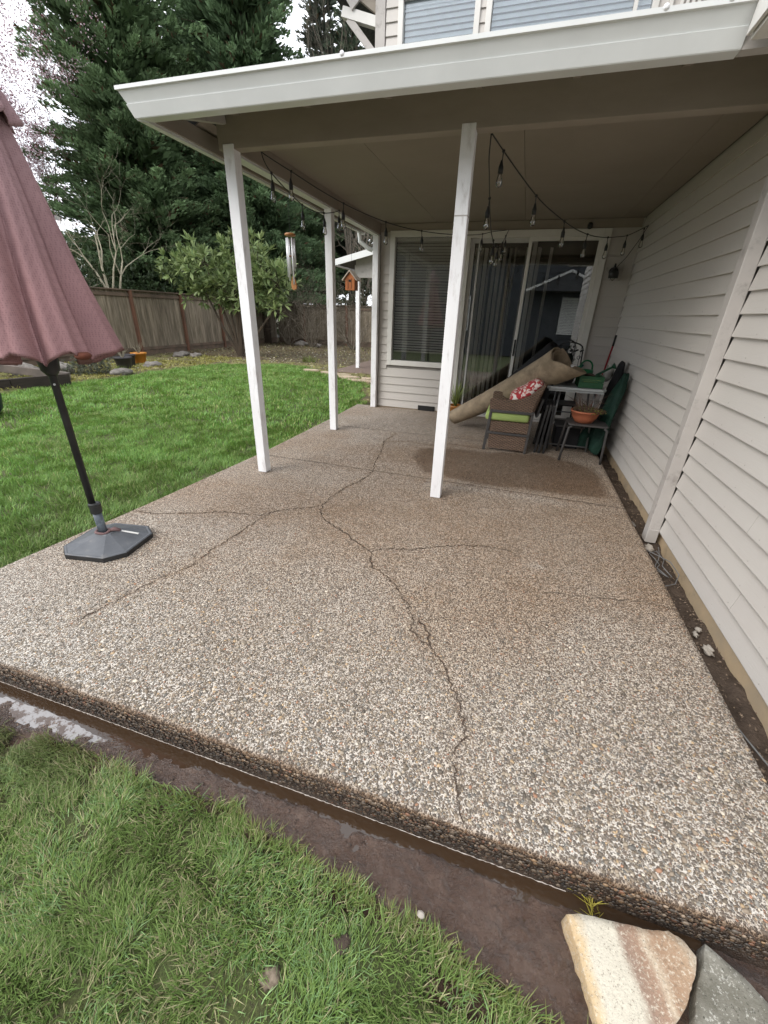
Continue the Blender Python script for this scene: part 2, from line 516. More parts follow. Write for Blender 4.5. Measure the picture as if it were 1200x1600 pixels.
ys_prof = [(0.772, -0.22), (0.773, -0.11), (0.775, -0.07), (0.777, -0.035), (0.782, -0.012), (0.790, -0.002)]
top = np.arange(0.80, YB + 0.001, 0.03)
rows = [(y, z) for y, z in ys_prof] + [(y, 0.0) for y in top]
nu = 136
xs = np.linspace(0, 1, nu)
V = []
for y, z in rows:
    xl = float(slab_left(y))
    X = xl + xs * (XR - xl)
    Z = np.full(nu, z)
    V.append(np.stack([X, np.full(nu, y) + (vnoise(X, X * 0, 5, 6) - 0.5) * 0.006 * (z < 0), Z], 1))
V = np.array(V)
Z0 = V[:, :, 2]
V[:, :, 2] = Z0 + (vnoise(V[:, :, 0], V[:, :, 1], 9, 1.2, 3) - 0.5) * 0.004
nr = len(rows)
# side skirts
Lk = V[:, :1].copy(); Lk[:, :, 2] = -0.22; Rk = V[:, -1:].copy(); Rk[:, :, 2] = -0.22
V = np.concatenate([Lk, V, Rk], 1); nc = nu + 2
F = [(i * nc + j, i * nc + j + 1, (i + 1) * nc + j + 1, (i + 1) * nc + j) for i in range(nr - 1) for j in range(nc - 1)]
P = V.reshape(-1, 3); px, py, pz = P.T
dist = np.full(len(P), 1e9)
for c in cracks.values(): dist = np.minimum(dist, seg_dist(px, py, c))
big = vnoise(px, py, 3, 1.1, 4); med = vnoise(px, py, 4, 4.0, 4)
brown = 0.18 + np.clip((py - 1.1) / 1.7, 0, 1) * 0.70 + np.clip((big - 0.42) * 2.2, 0, 0.6) * (.7 + .6 * med) * np.clip((py - 0.9), 0.15, 1)
brown += 0.6 * np.exp(-dist / 0.014) + 0.22 * np.exp(-dist / 0.12) * med
brown += 0.35 * np.exp(-((px + 0.6) / 0.9) ** 2 - ((py - 2.9) / 0.55) ** 2)
brown += 0.4 * np.exp(-np.abs(py - 2.27) / 0.08) * (px > .25) * np.clip((px - .25) * 2, 0, 1)
brown += 0.35 * np.clip((px - 0.2), 0, 1) * np.clip((py - 1.9), 0, 1)
brown -= 0.35 * np.clip((-px - 0.9), 0, 1) * np.clip((3.9 - py), 0, 1)
brown -= 0.5 * np.exp(-np.abs(py - 3.66) / 0.12) * (px > -0.7)          # pale band in front of joint
brown -= 0.42 * np.clip((py - 3.9) / .6, 0, 1) * (.6 + .8 * (med - .3))
brown -= 0.25 * np.clip((-px - .6), 0, 1) * (py > 3)
brown -= 0.5 * np.exp(-((px - .33) ** 2 + (py - 2.5) ** 2) / 0.006)
# damp patch behind the post
def inside(px, py, poly):
    r = np.zeros(len(px), bool); n = len(poly)
    for i in range(n):
        x0, y0 = poly[i]; x1, y1 = poly[(i + 1) % n]
        c = (y0 > py) != (y1 > py)
        r ^= c & (px < (x1 - x0) * (py - y0) / (y1 - y0 + 1e-12) + x0)
    return r
wp = [(-1.0, 4.35), (-.95, 4.75), (-.67, 4.92), (-.1, 4.95), (.46, 5.1), (.75, 4.95), (.98, 4.75), (1.02, 4.3), (1.0, 3.95), (.41, 3.82), (-.36, 3.84), (-.8, 3.98)]
jx = px + (med - 0.5) * 0.16; jy = py + (vnoise(px, py, 8, 5) - 0.5) * 0.16
ins = inside(jx, jy, wp); dw = seg_dist(jx, jy, wp + wp[:1])
wet = np.where(ins, np.clip(0.45 + dw / 0.10, 0, 1), np.clip(0.45 - dw / 0.10, 0, 1)) * 0.72
frontz = (py < 0.775)
edge = np.clip((0.807 + 0.016 * (med - .5) - py) / 0.018, 0, 1)
wet = np.maximum(wet, edge * 0.95)
front = np.clip((0.800 - py) / 0.014, 0, 1)
wet = np.clip(wet, 0, 1)
white = np.exp(-np.abs(py - 0.83) / 0.07) * 1.0 + np.clip((1.9 - py), 0, 1) * 0.35 + 0.5 * np.exp(-(XR - px) / 0.05)
white += 1.6 * np.exp(-((px - .30) ** 2 + (py - 2.47) ** 2 * 2) / 0.004) + .8 * np.exp(-((px - .75) ** 2 + (py - 2.45) ** 2) / 0.012)
white += 0.35 * np.exp(-np.abs(py - 3.66) / 0.15) * (px > -0.6)
white *= (1 - np.clip(edge, 0, 1))
fl = np.clip((0.785 + 0.012 * (vnoise(px, py, 77, 12, 4) - .5) - py) / .006, 0, 1)
colr = np.stack([np.clip(brown, 0, 1), wet + fl, np.clip(white, 0, 1)], 1)
slab = fast_mesh('patio_slab', P, F, m_slab, colr, smooth=True)
tag(slab, kind='structure')

# the pebbles that can be told apart along the near part of the slab
r_ = np.random.default_rng(303)
n = 25000
pX = r_.uniform(-2.3, XR - .006, n); pY = .806 + 1.15 * r_.random(n) ** 1.25
kp = (pX > slab_left(pY) + .01) & (r_.random(n) < np.clip((2.0 - pY) / .7, 0, 1)) & (r_.random(n) < np.clip(1.25 - .25 * np.abs(pX), .3, 1))
for cname, cpoly in cracks.items(): kp &= seg_dist(pX, pY, cpoly) > .006
pX, pY = pX[kp], pY[kp]; n = len(pX)
icv, icf = ico(1); icf = np.array(icf)
rad = np.clip(r_.lognormal(math.log(.0031), .40, n), .0016, .0085)
el = r_.uniform(1.0, 1.7, n); an = r_.random(n) * math.pi
bx_ = icv[None, :, 0] * (rad * el)[:, None]; by_ = icv[None, :, 1] * rad[:, None]; bz_ = icv[None, :, 2] * (rad * .42)[:, None]
PV = np.stack([pX[:, None] + bx_ * np.cos(an)[:, None] - by_ * np.sin(an)[:, None], pY[:, None] + bx_ * np.sin(an)[:, None] + by_ * np.cos(an)[:, None], .0006 + bz_], 2).reshape(-1, 3)
PF = (icf[None] + (np.arange(n) * len(icv))[:, None, None]).reshape(-1, 3)
pal = np.array([(.11, .093, .075), (.16, .132, .10), (.225, .18, .135), (.30, .25, .19), (.14, .13, .115), (.36, .26, .16), (.47, .41, .33), (.30, .17, .11), (.20, .185, .16)])
pc = pal[r_.choice(9, n, p=[.10, .18, .23, .17, .10, .07, .07, .02, .06])] * r_.uniform(1.0, 1.5, (n, 1))
m_peb = attr_mat("slab_pebbles", 'tint', .8, .15)
peb = fast_mesh('pebbles', PV, PF, m_peb, np.repeat(pc, len(icv), 0), slab, smooth=True)
peb['kind'] = 'stuff'
# stones showing through the mud on the formed face
n = 5200
pX = r_.uniform(-2.4, XR - .01, n); pZ = -.098 + .092 * r_.random(n) ** .8
rad = np.clip(r_.lognormal(math.log(.0036), .4, n), .0018, .009); el = r_.uniform(1, 1.6, n)
PV = np.stack([pX[:, None] + icv[None, :, 0] * (rad * el)[:, None], .7765 - .004 * (pZ < -.03)[:, None] + icv[None, :, 1] * (rad * .5)[:, None], pZ[:, None] + icv[None, :, 2] * rad[:, None]], 2).reshape(-1, 3)
PF = (icf[None] + (np.arange(n) * len(icv))[:, None, None]).reshape(-1, 3)
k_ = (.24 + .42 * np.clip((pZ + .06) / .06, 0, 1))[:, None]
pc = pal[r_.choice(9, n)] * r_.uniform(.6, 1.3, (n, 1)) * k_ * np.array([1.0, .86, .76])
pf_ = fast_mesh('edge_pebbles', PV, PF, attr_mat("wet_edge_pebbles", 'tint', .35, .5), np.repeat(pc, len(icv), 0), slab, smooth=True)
pf_['kind'] = 'stuff'

m_crack = M("crack_dirt", (0.045, 0.030, 0.021), (0.085, 0.060, 0.042), 30, rough=0.95, bs=0.5)
m_joint = M("joint_dirt", (0.16, 0.125, 0.095), (0.09, 0.07, 0.055), 14, rough=0.95, bs=0.5)
def ribbon(name, poly, w0, mat, z=0.0036, jit=0.012, seed=1, wj=0.75):
    r = random.Random(seed)
    pts = []
    for (x0, y0), (x1, y1) in zip(poly[:-1], poly[1:]):
        n = max(2, int(math.hypot(x1 - x0, y1 - y0) / 0.018))
        for k in range(n):
            t = k / n
            j = 0 if k == 0 else jit
            pts.append((x0 + (x1 - x0) * t + r.uniform(-j, j), y0 + (y1 - y0) * t + r.uniform(-j, j)))
    pts.append(poly[-1])
    vs = []
    for i, p in enumerate(pts):
        a = pts[max(i - 1, 0)]; b = pts[min(i + 1, len(pts) - 1)]
        dx, dy = b[0] - a[0], b[1] - a[1]; L = math.hypot(dx, dy) + 1e-9
        ww = w0 * (1 - wj + r.random() * 2 * wj) * (0.3 if i in (0, len(pts) - 1) else 1)
        vs += [(p[0] - dy / L * ww / 2, p[1] + dx / L * ww / 2, z), (p[0] + dy / L * ww / 2, p[1] - dx / L * ww / 2, z)]
    fs = [(2 * i, 2 * i + 1, 2 * i + 3, 2 * i + 2) for i in range(len(pts) - 1)]
    mb = MB(); mb.add(vs, fs)
    o = mb.build(name, mat, slab)
    return o
ribbon('crack', cracks['main'][:16], 0.0050, m_crack, seed=1)
ribbon('crack', cracks['main'][15:], 0.0065, m_crack, seed=2)
ribbon('crack', cracks['side'], 0.006, m_crack, seed=3)
ribbon('crack', cracks['left'], 0.0060, m_crack, seed=4)
ribbon('crack', cracks['left2'], 0.0045, m_crack, seed=5)
ribbon('crack', cracks['right'], 0.0060, m_crack, seed=6)
ribbon('crack', cracks['right2'], 0.0050, m_joint, seed=7)
ribbon('crack', cracks['back'], 0.006, m_joint, seed=8)
ribbon('control_joint', [(-2.63, 3.83), (-1.27, 3.8), (XR - 0.002, 3.72)], 0.010, m_joint, jit=0.003, seed=9, wj=0.3)
ribbon('control_joint', [(-2.61, 5.38), (-0.9, 5.40), (XR - 0.002, 5.42)], 0.009, m_joint, jit=0.003, seed=10, wj=0.3)

# ------------------------------------------------------------------ ground sheets
m_ground = M("bare_earth", (0.07, 0.055, 0.035), (0.045, 0.05, 0.025), 0.6, rough=0.95, bs=0.5, bscale=10)
mb = MB(); mb.add([(-150, -150, -.27), (150, -150, -.27), (150, 200, -.27), (-150, 200, -.27)], [(0, 1, 2, 3)])
tag(mb.build('ground', m_ground), kind='structure')

GX = [-3.4, -2.6, -1.85, -1.4, -1.07, -.61, -.36, -.14, .06, .23, .37, .6, 1.2, 2.0]
GY = [.66, .63, .612, .628, .636, .618, .585, .565, .520, .508, .465, .40, .30, .2]
def grass_y(x):
    return np.interp(x, GX, GY) + (vnoise(x, np.asarray(x) * 0, 21, 7, 3) - 0.5) * 0.07
BEDP = [(-9.3, -3), (-9.2, 3), (-9.1, 5.3), (-9.0, 7.5), (-9.1, 9.4), (-8.6, 11.2), (-7.1, 12.05), (-6.0, 11.7), (-5.2, 11.0), (-4.3, 10.6), (-3.4, 9.7), (-2.9, 8.0), (-2.5, 7.2)]
LAWNP = BEDP + [(-2.5, -3)]
def lawn_mask(x, y):
    """1 inside the side lawn, 0 in the planting beds, soft edge"""
    jx = x + (vnoise(x, y, 31, 1.6, 3) - 0.5) * 0.5; jy = y + (vnoise(x, y, 32, 1.6, 3) - 0.5) * 0.5
    ins = inside(jx, jy, LAWNP)
    d = seg_dist(jx, jy, BEDP)
    near = (jy < 1.2) & (jx > -9)
    return np.where(ins | near, np.clip(0.5 + d / 0.25, 0, 1), np.clip(0.5 - d / 0.25, 0, 1)), ins | near

def lawn_material():
    m, nt, b = newmat("lawn_and_bed_soil")
    v = coords(nt, (1, 1, 1), False)
    a = N(nt, "ShaderNodeAttribute", attribute_name='tint')
    sp = N(nt, "ShaderNodeSeparateColor"); nt.links.new(a.outputs['Color'], sp.inputs[0])
    g = ramp(nt, noise(nt, v, 3.0, 5), [(0.3, (0.075, 0.11, 0.025)), (0.55, (0.10, 0.12, 0.035)), (0.75, (0.13, 0.11, 0.055))])
    g = mixc(nt, rfac(nt, noise(nt, v, 90, 3, 0.8), 0.4, 0.7), g, (0.05, 0.045, 0.02))
    s = ramp(nt, noise(nt, v, 8, 6, 0.7), [(0.35, (0.055, 0.036, 0.024)), (0.7, (0.12, 0.085, 0.055))])
    moss = ramp(nt, noise(nt, v, 12, 4), [(0.35, (0.13, 0.15, 0.035)), (0.65, (0.28, 0.25, 0.08))])
    s = mixc(nt, math_(nt, 'MULTIPLY', sp.outputs[1], rfac(nt, noise(nt, v, 4.5, 6, 0.75), 0.40, 0.55)), s, moss)
    col = mixc(nt, sp.outputs[0], s, g)
    nt.links.new(col, b.inputs['Base Color'])
    b.inputs['Roughness'].default_value = 0.9
    bump(nt, b, noise(nt, v, 40, 6, 0.7), 0.8, 0.03)
    return m
gx = np.arange(-14, 3.01, 0.1); gy = np.arange(-6, 24.01, 0.1)
GXX, GYY = np.meshgrid(gx, gy)
fx, fy = GXX.ravel(), GYY.ravel()
lm, lins = lawn_mask(fx, fy)
gz = -0.075 + (vnoise(fx, fy, 41, 0.8, 4) - 0.5) * 0.05 * np.clip(np.hypot(fx, fy) / 4, 0.3, 1)
gz = np.where(lins, gz, gz + 0.03 + (vnoise(fx, fy, 42, 2, 4) - 0.4) * 0.09)
trench = (fx > -3.2) & (fx < 2.5) & (fy > grass_y(fx) - 0.03) & (fy < 0.95)
under = (fx > slab_left(fy) + 0.08) & (fy >= 0.7) & (fy < 30)
house_z = (fx > -2.3) & (fy > 6.8)
gz = np.where(trench | under | house_z, -0.24, gz)
mossm = np.clip((fy < 12.5) * 1.0, 0, 1) * np.clip((12.2 + fx) / 0.8, 0, 1) + 0.25
colr = np.stack([lm, np.clip(mossm, 0, 1), lm * 0], 1)
n1, n2 = GXX.shape
I = np.arange(n1 * n2).reshape(n1, n2)
F = np.stack([I[:-1, :-1].ravel(), I[:-1, 1:].ravel(), I[1:, 1:].ravel(), I[1:, :-1].ravel()], 1)
tag(fast_mesh('lawn', np.stack([fx, fy, gz], 1), F, lawn_material(), colr, smooth=True), kind='structure')

# mud in the trench
m_mud, nt, b = newmat("wet_mud")
v = coords(nt, (1, 1, 1), False)
col = ramp(nt, noise(nt, v, 7, 6, 0.65), [(0.3, (0.075, 0.040, 0.026)), (0.55, (0.135, 0.082, 0.058)), (0.8, (0.20, 0.14, 0.105))])
nt.links.new(col, b.inputs['Base Color'])
nt.links.new(rfac(nt, noise(nt, v, 14, 4), 0.35, 0.7, 0.12, 0.40), b.inputs['Roughness'])
b.inputs['Specular IOR Level'].default_value = 0.6
b.inputs['Coat Weight'].default_value = 0.8
b.inputs['Coat Roughness'].default_value = 0.20
b.inputs['Coat IOR'].default_value = 1.6
bump(nt, b, noise(nt, v, 75, 8, 0.8, .6), 0.9, 0.02)
nt.links.new(b.inputs['Normal'].links[0].from_socket, b.inputs['Coat Normal'])
mx = np.arange(-3.2, 1.45, 0.0065); my = np.arange(0.20, 0.787, 0.0065)
MX, MY = np.meshgrid(mx, my); fx, fy = MX.ravel(), MY.ravel()
ge = grass_y(fx)
t = np.clip((fy - ge) / np.maximum(0.775 - ge, 0.02), 0, 1)          # 0 at grass, 1 at slab
mz = -0.070 - 0.030 * np.clip(t * 1.6, 0, 1) ** 0.8
mz += (vnoise(fx, fy, 51, 9, 5) - 0.5) * 0.034 + (vnoise(fx, fy, 52, 38, 3) - 0.5) * 0.014 + (vnoise(fx, fy, 53, 22, 2) - 0.5) * 0.012 + (vnoise(fx, fy, 54, 75, 2) - 0.5) * 0.009
mz = np.where(fy < ge, -0.085 + (mz + 0.07) * 0.3 - (ge - fy) * 0.3, mz)
lowx = np.interp(fx, [-3, -1.9, -1.5, -1.2, -1.0, .4, .7], [.012, .014, .018, .014, .003, -.002, -0.012])
mz -= lowx * np.clip((fy - ge + 0.02) / 0.06, 0, 1)
mz -= 0.030 * np.clip((fy - 0.720) / 0.035, 0, 1)
n1, n2 = MX.shape
I = np.arange(n1 * n2).reshape(n1, n2)
F = np.stack([I[:-1, :-1].ravel(), I[:-1, 1:].ravel(), I[1:, 1:].ravel(), I[1:, :-1].ravel()], 1)
tag(fast_mesh('mud_trench', np.stack([fx, fy, mz], 1), F, m_mud, smooth=True), kind='structure')

m_water, nt, b = newmat("muddy_water")
b.inputs['Base Color'].default_value = (0.045, 0.026, 0.014, 1)
b.inputs['Roughness'].default_value = 0.03
b.inputs['IOR'].default_value = 1.65
v = coords(nt, (1, 1, 1), False)
bump(nt, b, noise(nt, v, 22, 4), 0.12, 0.004)
mb = MB()
mb.add([(-3.0, 0.56, -0.1060), (0.75, 0.60, -0.1060), (0.75, 0.774, -0.1060), (-3.0, 0.774, -0.1060)], [(0, 1, 2, 3)])
tag(mb.build('puddle_water', m_water), kind='structure')
m_sheen, nt, b = newmat("painted_sky_sheen")  # pale metallic sheet paints the white sky reflection onto the puddle
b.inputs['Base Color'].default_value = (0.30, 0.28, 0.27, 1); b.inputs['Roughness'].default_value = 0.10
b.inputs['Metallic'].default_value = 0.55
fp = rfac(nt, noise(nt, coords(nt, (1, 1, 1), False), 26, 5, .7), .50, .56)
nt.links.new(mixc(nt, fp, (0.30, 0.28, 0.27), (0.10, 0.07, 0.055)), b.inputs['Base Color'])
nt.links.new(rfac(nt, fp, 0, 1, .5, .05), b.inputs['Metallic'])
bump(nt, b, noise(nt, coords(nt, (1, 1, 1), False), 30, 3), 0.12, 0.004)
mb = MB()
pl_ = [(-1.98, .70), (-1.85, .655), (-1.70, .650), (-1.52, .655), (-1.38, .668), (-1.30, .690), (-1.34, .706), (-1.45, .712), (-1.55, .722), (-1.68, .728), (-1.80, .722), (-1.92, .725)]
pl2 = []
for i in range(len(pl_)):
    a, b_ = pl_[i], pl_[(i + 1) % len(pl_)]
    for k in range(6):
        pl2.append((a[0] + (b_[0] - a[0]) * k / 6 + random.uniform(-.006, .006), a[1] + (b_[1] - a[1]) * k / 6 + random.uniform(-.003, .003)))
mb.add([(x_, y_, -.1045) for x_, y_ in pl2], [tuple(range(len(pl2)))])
tag(mb.build('puddle_sheen', m_sheen), kind='structure')
# froth line where the water meets the slab
m_froth = M("pale_froth", (0.62, 0.56, 0.50), (0.42, 0.35, 0.30), 60, rough=0.7, bs=0.3)
mb = MB(); pts = []
for i in range(330):
    x = -2.9 + i * 0.01
    pts.append((x, 0.772 - 0.002 * random.random(), -0.1030 + 0.0015 * random.random()))
mb.tube(pts, [random.uniform(0.0004, 0.0019) for _ in pts], 4)
tag(mb.build('froth_line', m_froth), 'thin pale froth line along the foot of the slab edge', 'froth', kind='stuff')

# soil strip between slab and house
m_soilstrip = M("dark_wet_soil", (0.050, 0.034, 0.024), (0.095, 0.068, 0.05), 9, rough=0.8, bs=0.9, bscale=60, bdist=0.015)
sx = np.arange(1.06, 1.30, 0.012); sy = np.arange(-0.4, 6.96, 0.02)
SX, SY = np.meshgrid(sx, sy); fx, fy = SX.ravel(), SY.ravel()
sz = -0.10 + (vnoise(fx, fy, 61, 7, 5) - 0.5) * 0.07
n1, n2 = SX.shape
I = np.arange(n1 * n2).reshape(n1, n2)
F = np.stack([I[:-1, :-1].ravel(), I[:-1, 1:].ravel(), I[1:, 1:].ravel(), I[1:, :-1].ravel()], 1)
tag(fast_mesh('soil_strip', np.stack([fx, fy, sz], 1), F, m_soilstrip, smooth=True), kind='structure')

# ------------------------------------------------------------------ house
WY = 6.95; WX = 1.25; CX = -2.36
house = thing('house', (0, 7.5, 0), 'greige lap sided two storey house with white framed sliding door beside the patio', 'house')
def lap(name, p0, dirv, length, nrm, z, h=0.125, mat=None):
    """one lap board: bottom edge stands proud, top tucked in"""
    p0 = Vector(p0); d = Vector(dirv); n = Vector(nrm)
    prof = [(0.003, 0.004), (0.024, 0), (0.025, 0.004), (0.006, h + 0.012), (0.0, h + 0.012), (0, 0.006)]
    jz = random.uniform(-0.001, 0.001)
    poly = [p0 + n * a + Vector((0, 0, z + b_ + jz)) for a, b_ in prof]
    mb = MB(); mb.extr(poly, d * length)
    return mb.build(name, mat or m_siding, house)
# core walls (sheathing behind the boards), with openings
WIN = (-2.07, -1.10, 0.745, 2.53); DOOR = (-0.955, 0.83, 0.0, 2.50)
UW1 = (-2.06, -1.13, 4.10, 4.95); UW2 = (-0.98, 0.79, 4.10, 5.2)
def wall_boxes():
    mb = MB()
    y0, y1 = WY + 0.002, WY + 0.12
    cols = [(CX + .02, WIN[0]), (WIN[0], WIN[1]), (WIN[1], DOOR[0]), (DOOR[0], DOOR[1]), (DOOR[1], WX)]
    for a, c in cols:
        if (a, c) == (WIN[0], WIN[1]): spans = [(-.2, WIN[2]), (WIN[3], 3.6)]
        elif (a, c) == (DOOR[0], DOOR[1]): spans = [(DOOR[3], 3.6)]
        else: spans = [(-.2, 3.6)]
        for s0, s1 in spans: mb.box((a, y0, s0), (c, y1, s1))
    return mb
m_core = M("wall_core", (0.3, 0.28, 0.26), rough=0.9, bs=0)
wall_boxes().build('back_wall_core', m_core, house)
mb = MB()
cols = [(CX + .02, UW1[0]), (UW1[0], UW1[1]), (UW1[1], UW2[0]), (UW2[0], UW2[1]), (UW2[1], WX + .5)]
for a, c in cols:
    sp_ = [(3.601, 6.2)]
    if a == UW1[0]: sp_ = [(3.601, UW1[2]), (UW1[3], 6.2)]
    if a == UW2[0]: sp_ = [(3.601, UW2[2]), (UW2[3], 6.2)]
    for s0, s1 in sp_: mb.box((a, WY + 0.002, s0), (c, WY + 0.12, s1))
mb.build('upper_wall_core', m_core, house)
MB().box((WX + 0.004, 0.9, 0.03), (WX + 0.14, WY + 0.12, 6.2)).build('right_wall_core', m_core, house)
MB().box((CX + .02, WY + .121, -.2), (CX + .14, 16, 6.2)).build('side_wall_core', m_core, house)
MB().box((WX + 0.012, 0.9, -.25), (WX + 0.15, WY, 0.028)).build('foundation', m_found, house)
MB().box((CX + .01, WY - .006, -.25), (WX + 0.01, WY + .001, 0.012)).build('foundation', m_found, house)

LAP = 0.125
def row_segments(z, spans, holes):
    out_ = []
    for a, c in spans:
        segs = [(a, c)]
        for h0, h1, z0, z1 in holes:
            if z + LAP > z0 + 0.01 and z < z1 - 0.01:
                ns = []
                for s, e in segs:
                    if h0 <= s and h1 >= e: continue
                    if h0 > s and h0 < e: ns.append((s, h0))
                    if h1 < e and h1 > s: ns.append((h1, e))
                    if h1 <= s or h0 >= e: ns.append((s, e))
                segs = ns
        out_ += segs
    return out_
# back wall boards (trim around openings is 5 cm wide)
z = 0.018
while z < 2.62:
    for a, c in row_segments(z, [(CX + .10, WX - 0.03)], [(WIN[0] - .05, WIN[1] + .05, WIN[2] - .05, WIN[3] + .05), (DOOR[0] - .05, DOOR[1] + .05, -1, DOOR[3] + .05)]):
        if c - a > 0.02: lap('siding_board', (a, WY + .001, 0), (1, 0, 0), c - a, (0, -1, 0), z)
    z += LAP
z = 3.50
while z < 5.2:
    for a, c in row_segments(z, [(CX + .10, WX + .4)], [(UW1[0] - .04, UW1[1] + .04, UW1[2] - .04, UW1[3] + .04), (UW2[0] - .04, UW2[1] + .04, UW2[2] - .04, UW2[3] + .04)]):
        if c - a > 0.02: lap('siding_board', (a, WY + .001, 0), (1, 0, 0), c - a, (0, -1, 0), z)
    z += LAP
# right wall boards: behind and in front of the wall post
z = 0.03; k = 0
while z < 2.64:
    lap('siding_board', (WX, WY - 0.03, 0), (0, -1, 0), WY - 0.03 - 3.37, (-1, 0, 0), z)
    j = 0.9
    bj = 1.65 + (k * 37 % 100) / 100 * 1.3
    if k % 3 == 1:
        lap('siding_board', (WX, 3.268, 0), (0, -1, 0), 3.268 - bj - .002, (-1, 0, 0), z)
        lap('siding_board', (WX, bj, 0), (0, -1, 0), bj - j, (-1, 0, 0), z)
    else:
        lap('siding_board', (WX, 3.268, 0), (0, -1, 0), 3.268 - j, (-1, 0, 0), z)
    z += LAP; k += 1
# side wall boards (seen from a step to the left)
z = 0.018
while z < 3.4:
    lap('siding_board', (CX, WY + 0.09, 0), (0, 1, 0), 8.5, (-1, 0, 0), z, mat=m_siding)
    z += LAP
nh = MB()
for k in range(20):
    for yy in (1.75, 2.16, 2.56, 2.97, 3.9, 4.7, 5.5):
        zz = .03 + k * LAP + .022 + random.uniform(-.004, .004)
        if zz < 2.5: nh.lathe((WX - .0235, yy + random.uniform(-.02, .02), zz), [(.0035, 0), (.0035, .0012)], 6, (-1, 0, 0))
tag(nh.build('nail_heads', m_trim, house), kind='stuff')
# trims
MB().box((CX - .02, WY - .035, 0.0), (CX + .09, WY, 2.50)).build('corner_trim', m_trim, house, bevel=.003)
MB().box((CX - .04, WY - .03, 2.70), (CX + .09, WY, 5.3)).build('corner_trim', m_trim, house, bevel=.003)
MB().box((WX - .032, WY - .032, 0.0), (WX - .0005, WY - .0005, 2.655)).build('corner_trim', m_trim, house, bevel=.002)
MB().box((CX + .1, WY - .028, 2.555), (WX - .034, WY - .02, 2.655)).build('frieze_board', m_beam, house)

# window with open horizontal blind
def frame(x0, x1, z0, z1, y0, y1, wd, wb=None):
    wb = wb or wd
    mb = MB()
    mb.box((x0, y0, z0), (x0 + wd, y1, z1)); mb.box((x1 - wd, y0, z0), (x1, y1, z1))
    mb.box((x0 + wd, y0 + .001, z1 - wd), (x1 - wd, y1, z1)); mb.box((x0 + wd, y0 + .001, z0), (x1 - wd, y1, z0 + wb))
    return mb
win = frame(WIN[0] - .04, WIN[1] + .04, WIN[2] - .04, WIN[3] + .04, WY - .045, WY + .05, .075).build('window', m_frame, house, bevel=.003)
MB().box((WIN[0] + .036, WY + .02, WIN[2] + .036), (WIN[1] - .036, WY + .024, WIN[3] - .036)).build('pane', m_glass, win)
def blind(par, x0, x1, z0, z1, y, step, depth, tilt, mat, name='slat'):
    z = z1 - 0.05
    MB().box((x0, y - .02, z1 - .045), (x1, y + .03, z1)).build('headrail', mat, par)
    me = None
    while z > z0:
        sag = random.uniform(-.002, .002)
        dy, dz = depth / 2 * math.cos(tilt), depth / 2 * math.sin(tilt)
        if me is None:
            mb = MB(); mb.obox((0, 0, 0), ((x1 - x0) / 2, 0, 0), (0, dy, dz), (0, -0.0006, 0.0012))
            o = mb.build(name, mat); me = o.data
        else:
            o = bpy.data.objects.new(name, me); COL.objects.link(o)
        o.location = ((x0 + x1) / 2, y, z + sag)
        o.rotation_euler = (0, random.uniform(-.003, .003), 0)
        adopt(o, par)
        z -= step
blind(win, WIN[0] + .045, WIN[1] - .045, WIN[2] + .16, WIN[3] - .04, WY + .062, 0.038, 0.045, -0.60, m_blind)
# upstairs windows with closed blinds
m_upblind = M("closed_blind", (0.76, 0.79, 0.80), (0.70, 0.73, 0.74), 3, rough=0.5, bs=0)
for (a, c, z0, z1) in (UW1, UW2):
    wf = frame(a - .04, c + .04, z0 - .04, z1 + .04, WY - .045, WY + .05, .065).build('window', m_frame, house, bevel=.003)
    MB().box((a + .026, WY + .015, z0 + .026), (c - .026, WY + .019, z1 - .026)).build('pane', m_glassup, wf)
    blind(wf, a + .03, c - .03, z0 + .03, z1 - .03, WY + .05, 0.055, 0.06, 1.05, m_upblind)
MB().box((UW2[0] + 1.56, WY - .04, UW2[2]), (UW2[0] + 1.60, WY + .012, UW2[3])).build('window_mullion', m_frame, house)
# lattice panel right of the upper window
lat = MB()
for k in range(9):
    x = 0.98 + k * 0.055
    lat.bar((x, WY - .05, 4.2), (x + 0.16, WY - .05, 5.0), 0.03, 0.018, up=(0, 1, 0))
lat.box((0.93, WY - .06, 4.1), (0.965, WY - .03, 5.1))
lat.build('lattice', m_frame, house)

# sliding patio door
dr = frame(DOOR[0] - .05, DOOR[1] + .05, -.02, DOOR[3] + .05, WY - .05, WY + .06, .085, .05).build('sliding_door', m_frame, house, bevel=.003)
mid = -0.07
def leaf(x0, x1, y0, st=.055):
    return frame(x0, x1, 0.035, DOOR[3] - .036, y0, y0 + .035, st, .09)
leaf(DOOR[0] + .036, mid + .06, WY + .008).build('door_leaf', m_alu, dr, bevel=.002)
leaf(mid - .06, DOOR[1] - .036, WY - .036, .045).build('door_leaf', m_frame, dr, bevel=.002)
MB().box((DOOR[0] + .09, WY + .024, .12), (mid + .006, WY + .028, DOOR[3] - .09)).build('pane', m_glass, dr)
MB().box((mid - .016, WY - .02, .12), (DOOR[1] - .08, WY - .016, DOOR[3] - .09)).build('pane', m_glass, dr)
MB().box((mid - .05, WY - .065, .95), (mid - .025, WY - .036, 1.18)).build('handle', m_black, dr, bevel=.004)
MB().box((DOOR[0] + .15, WY - .034, .05), (DOOR[0] + .175, WY + .004, 2.42)).build('screen_stile', m_alu, dr)
# vertical blind strips behind the fixed leaf
x = DOOR[0] + .12
while x < 0.2:
    w_ = .085; a_ = random.uniform(1.0, 1.35)
    mb = MB(); mb.obox((x, WY + .16, 1.2), (w_ / 2 * math.cos(a_), w_ / 2 * math.sin(a_), 0), (0.0006, -0.0006, 0), (0, 0, 1.17))
    mb.build('vertical_slat', m_blind, dr)
    x += random.uniform(.055, .075) if x < -.35 else .16
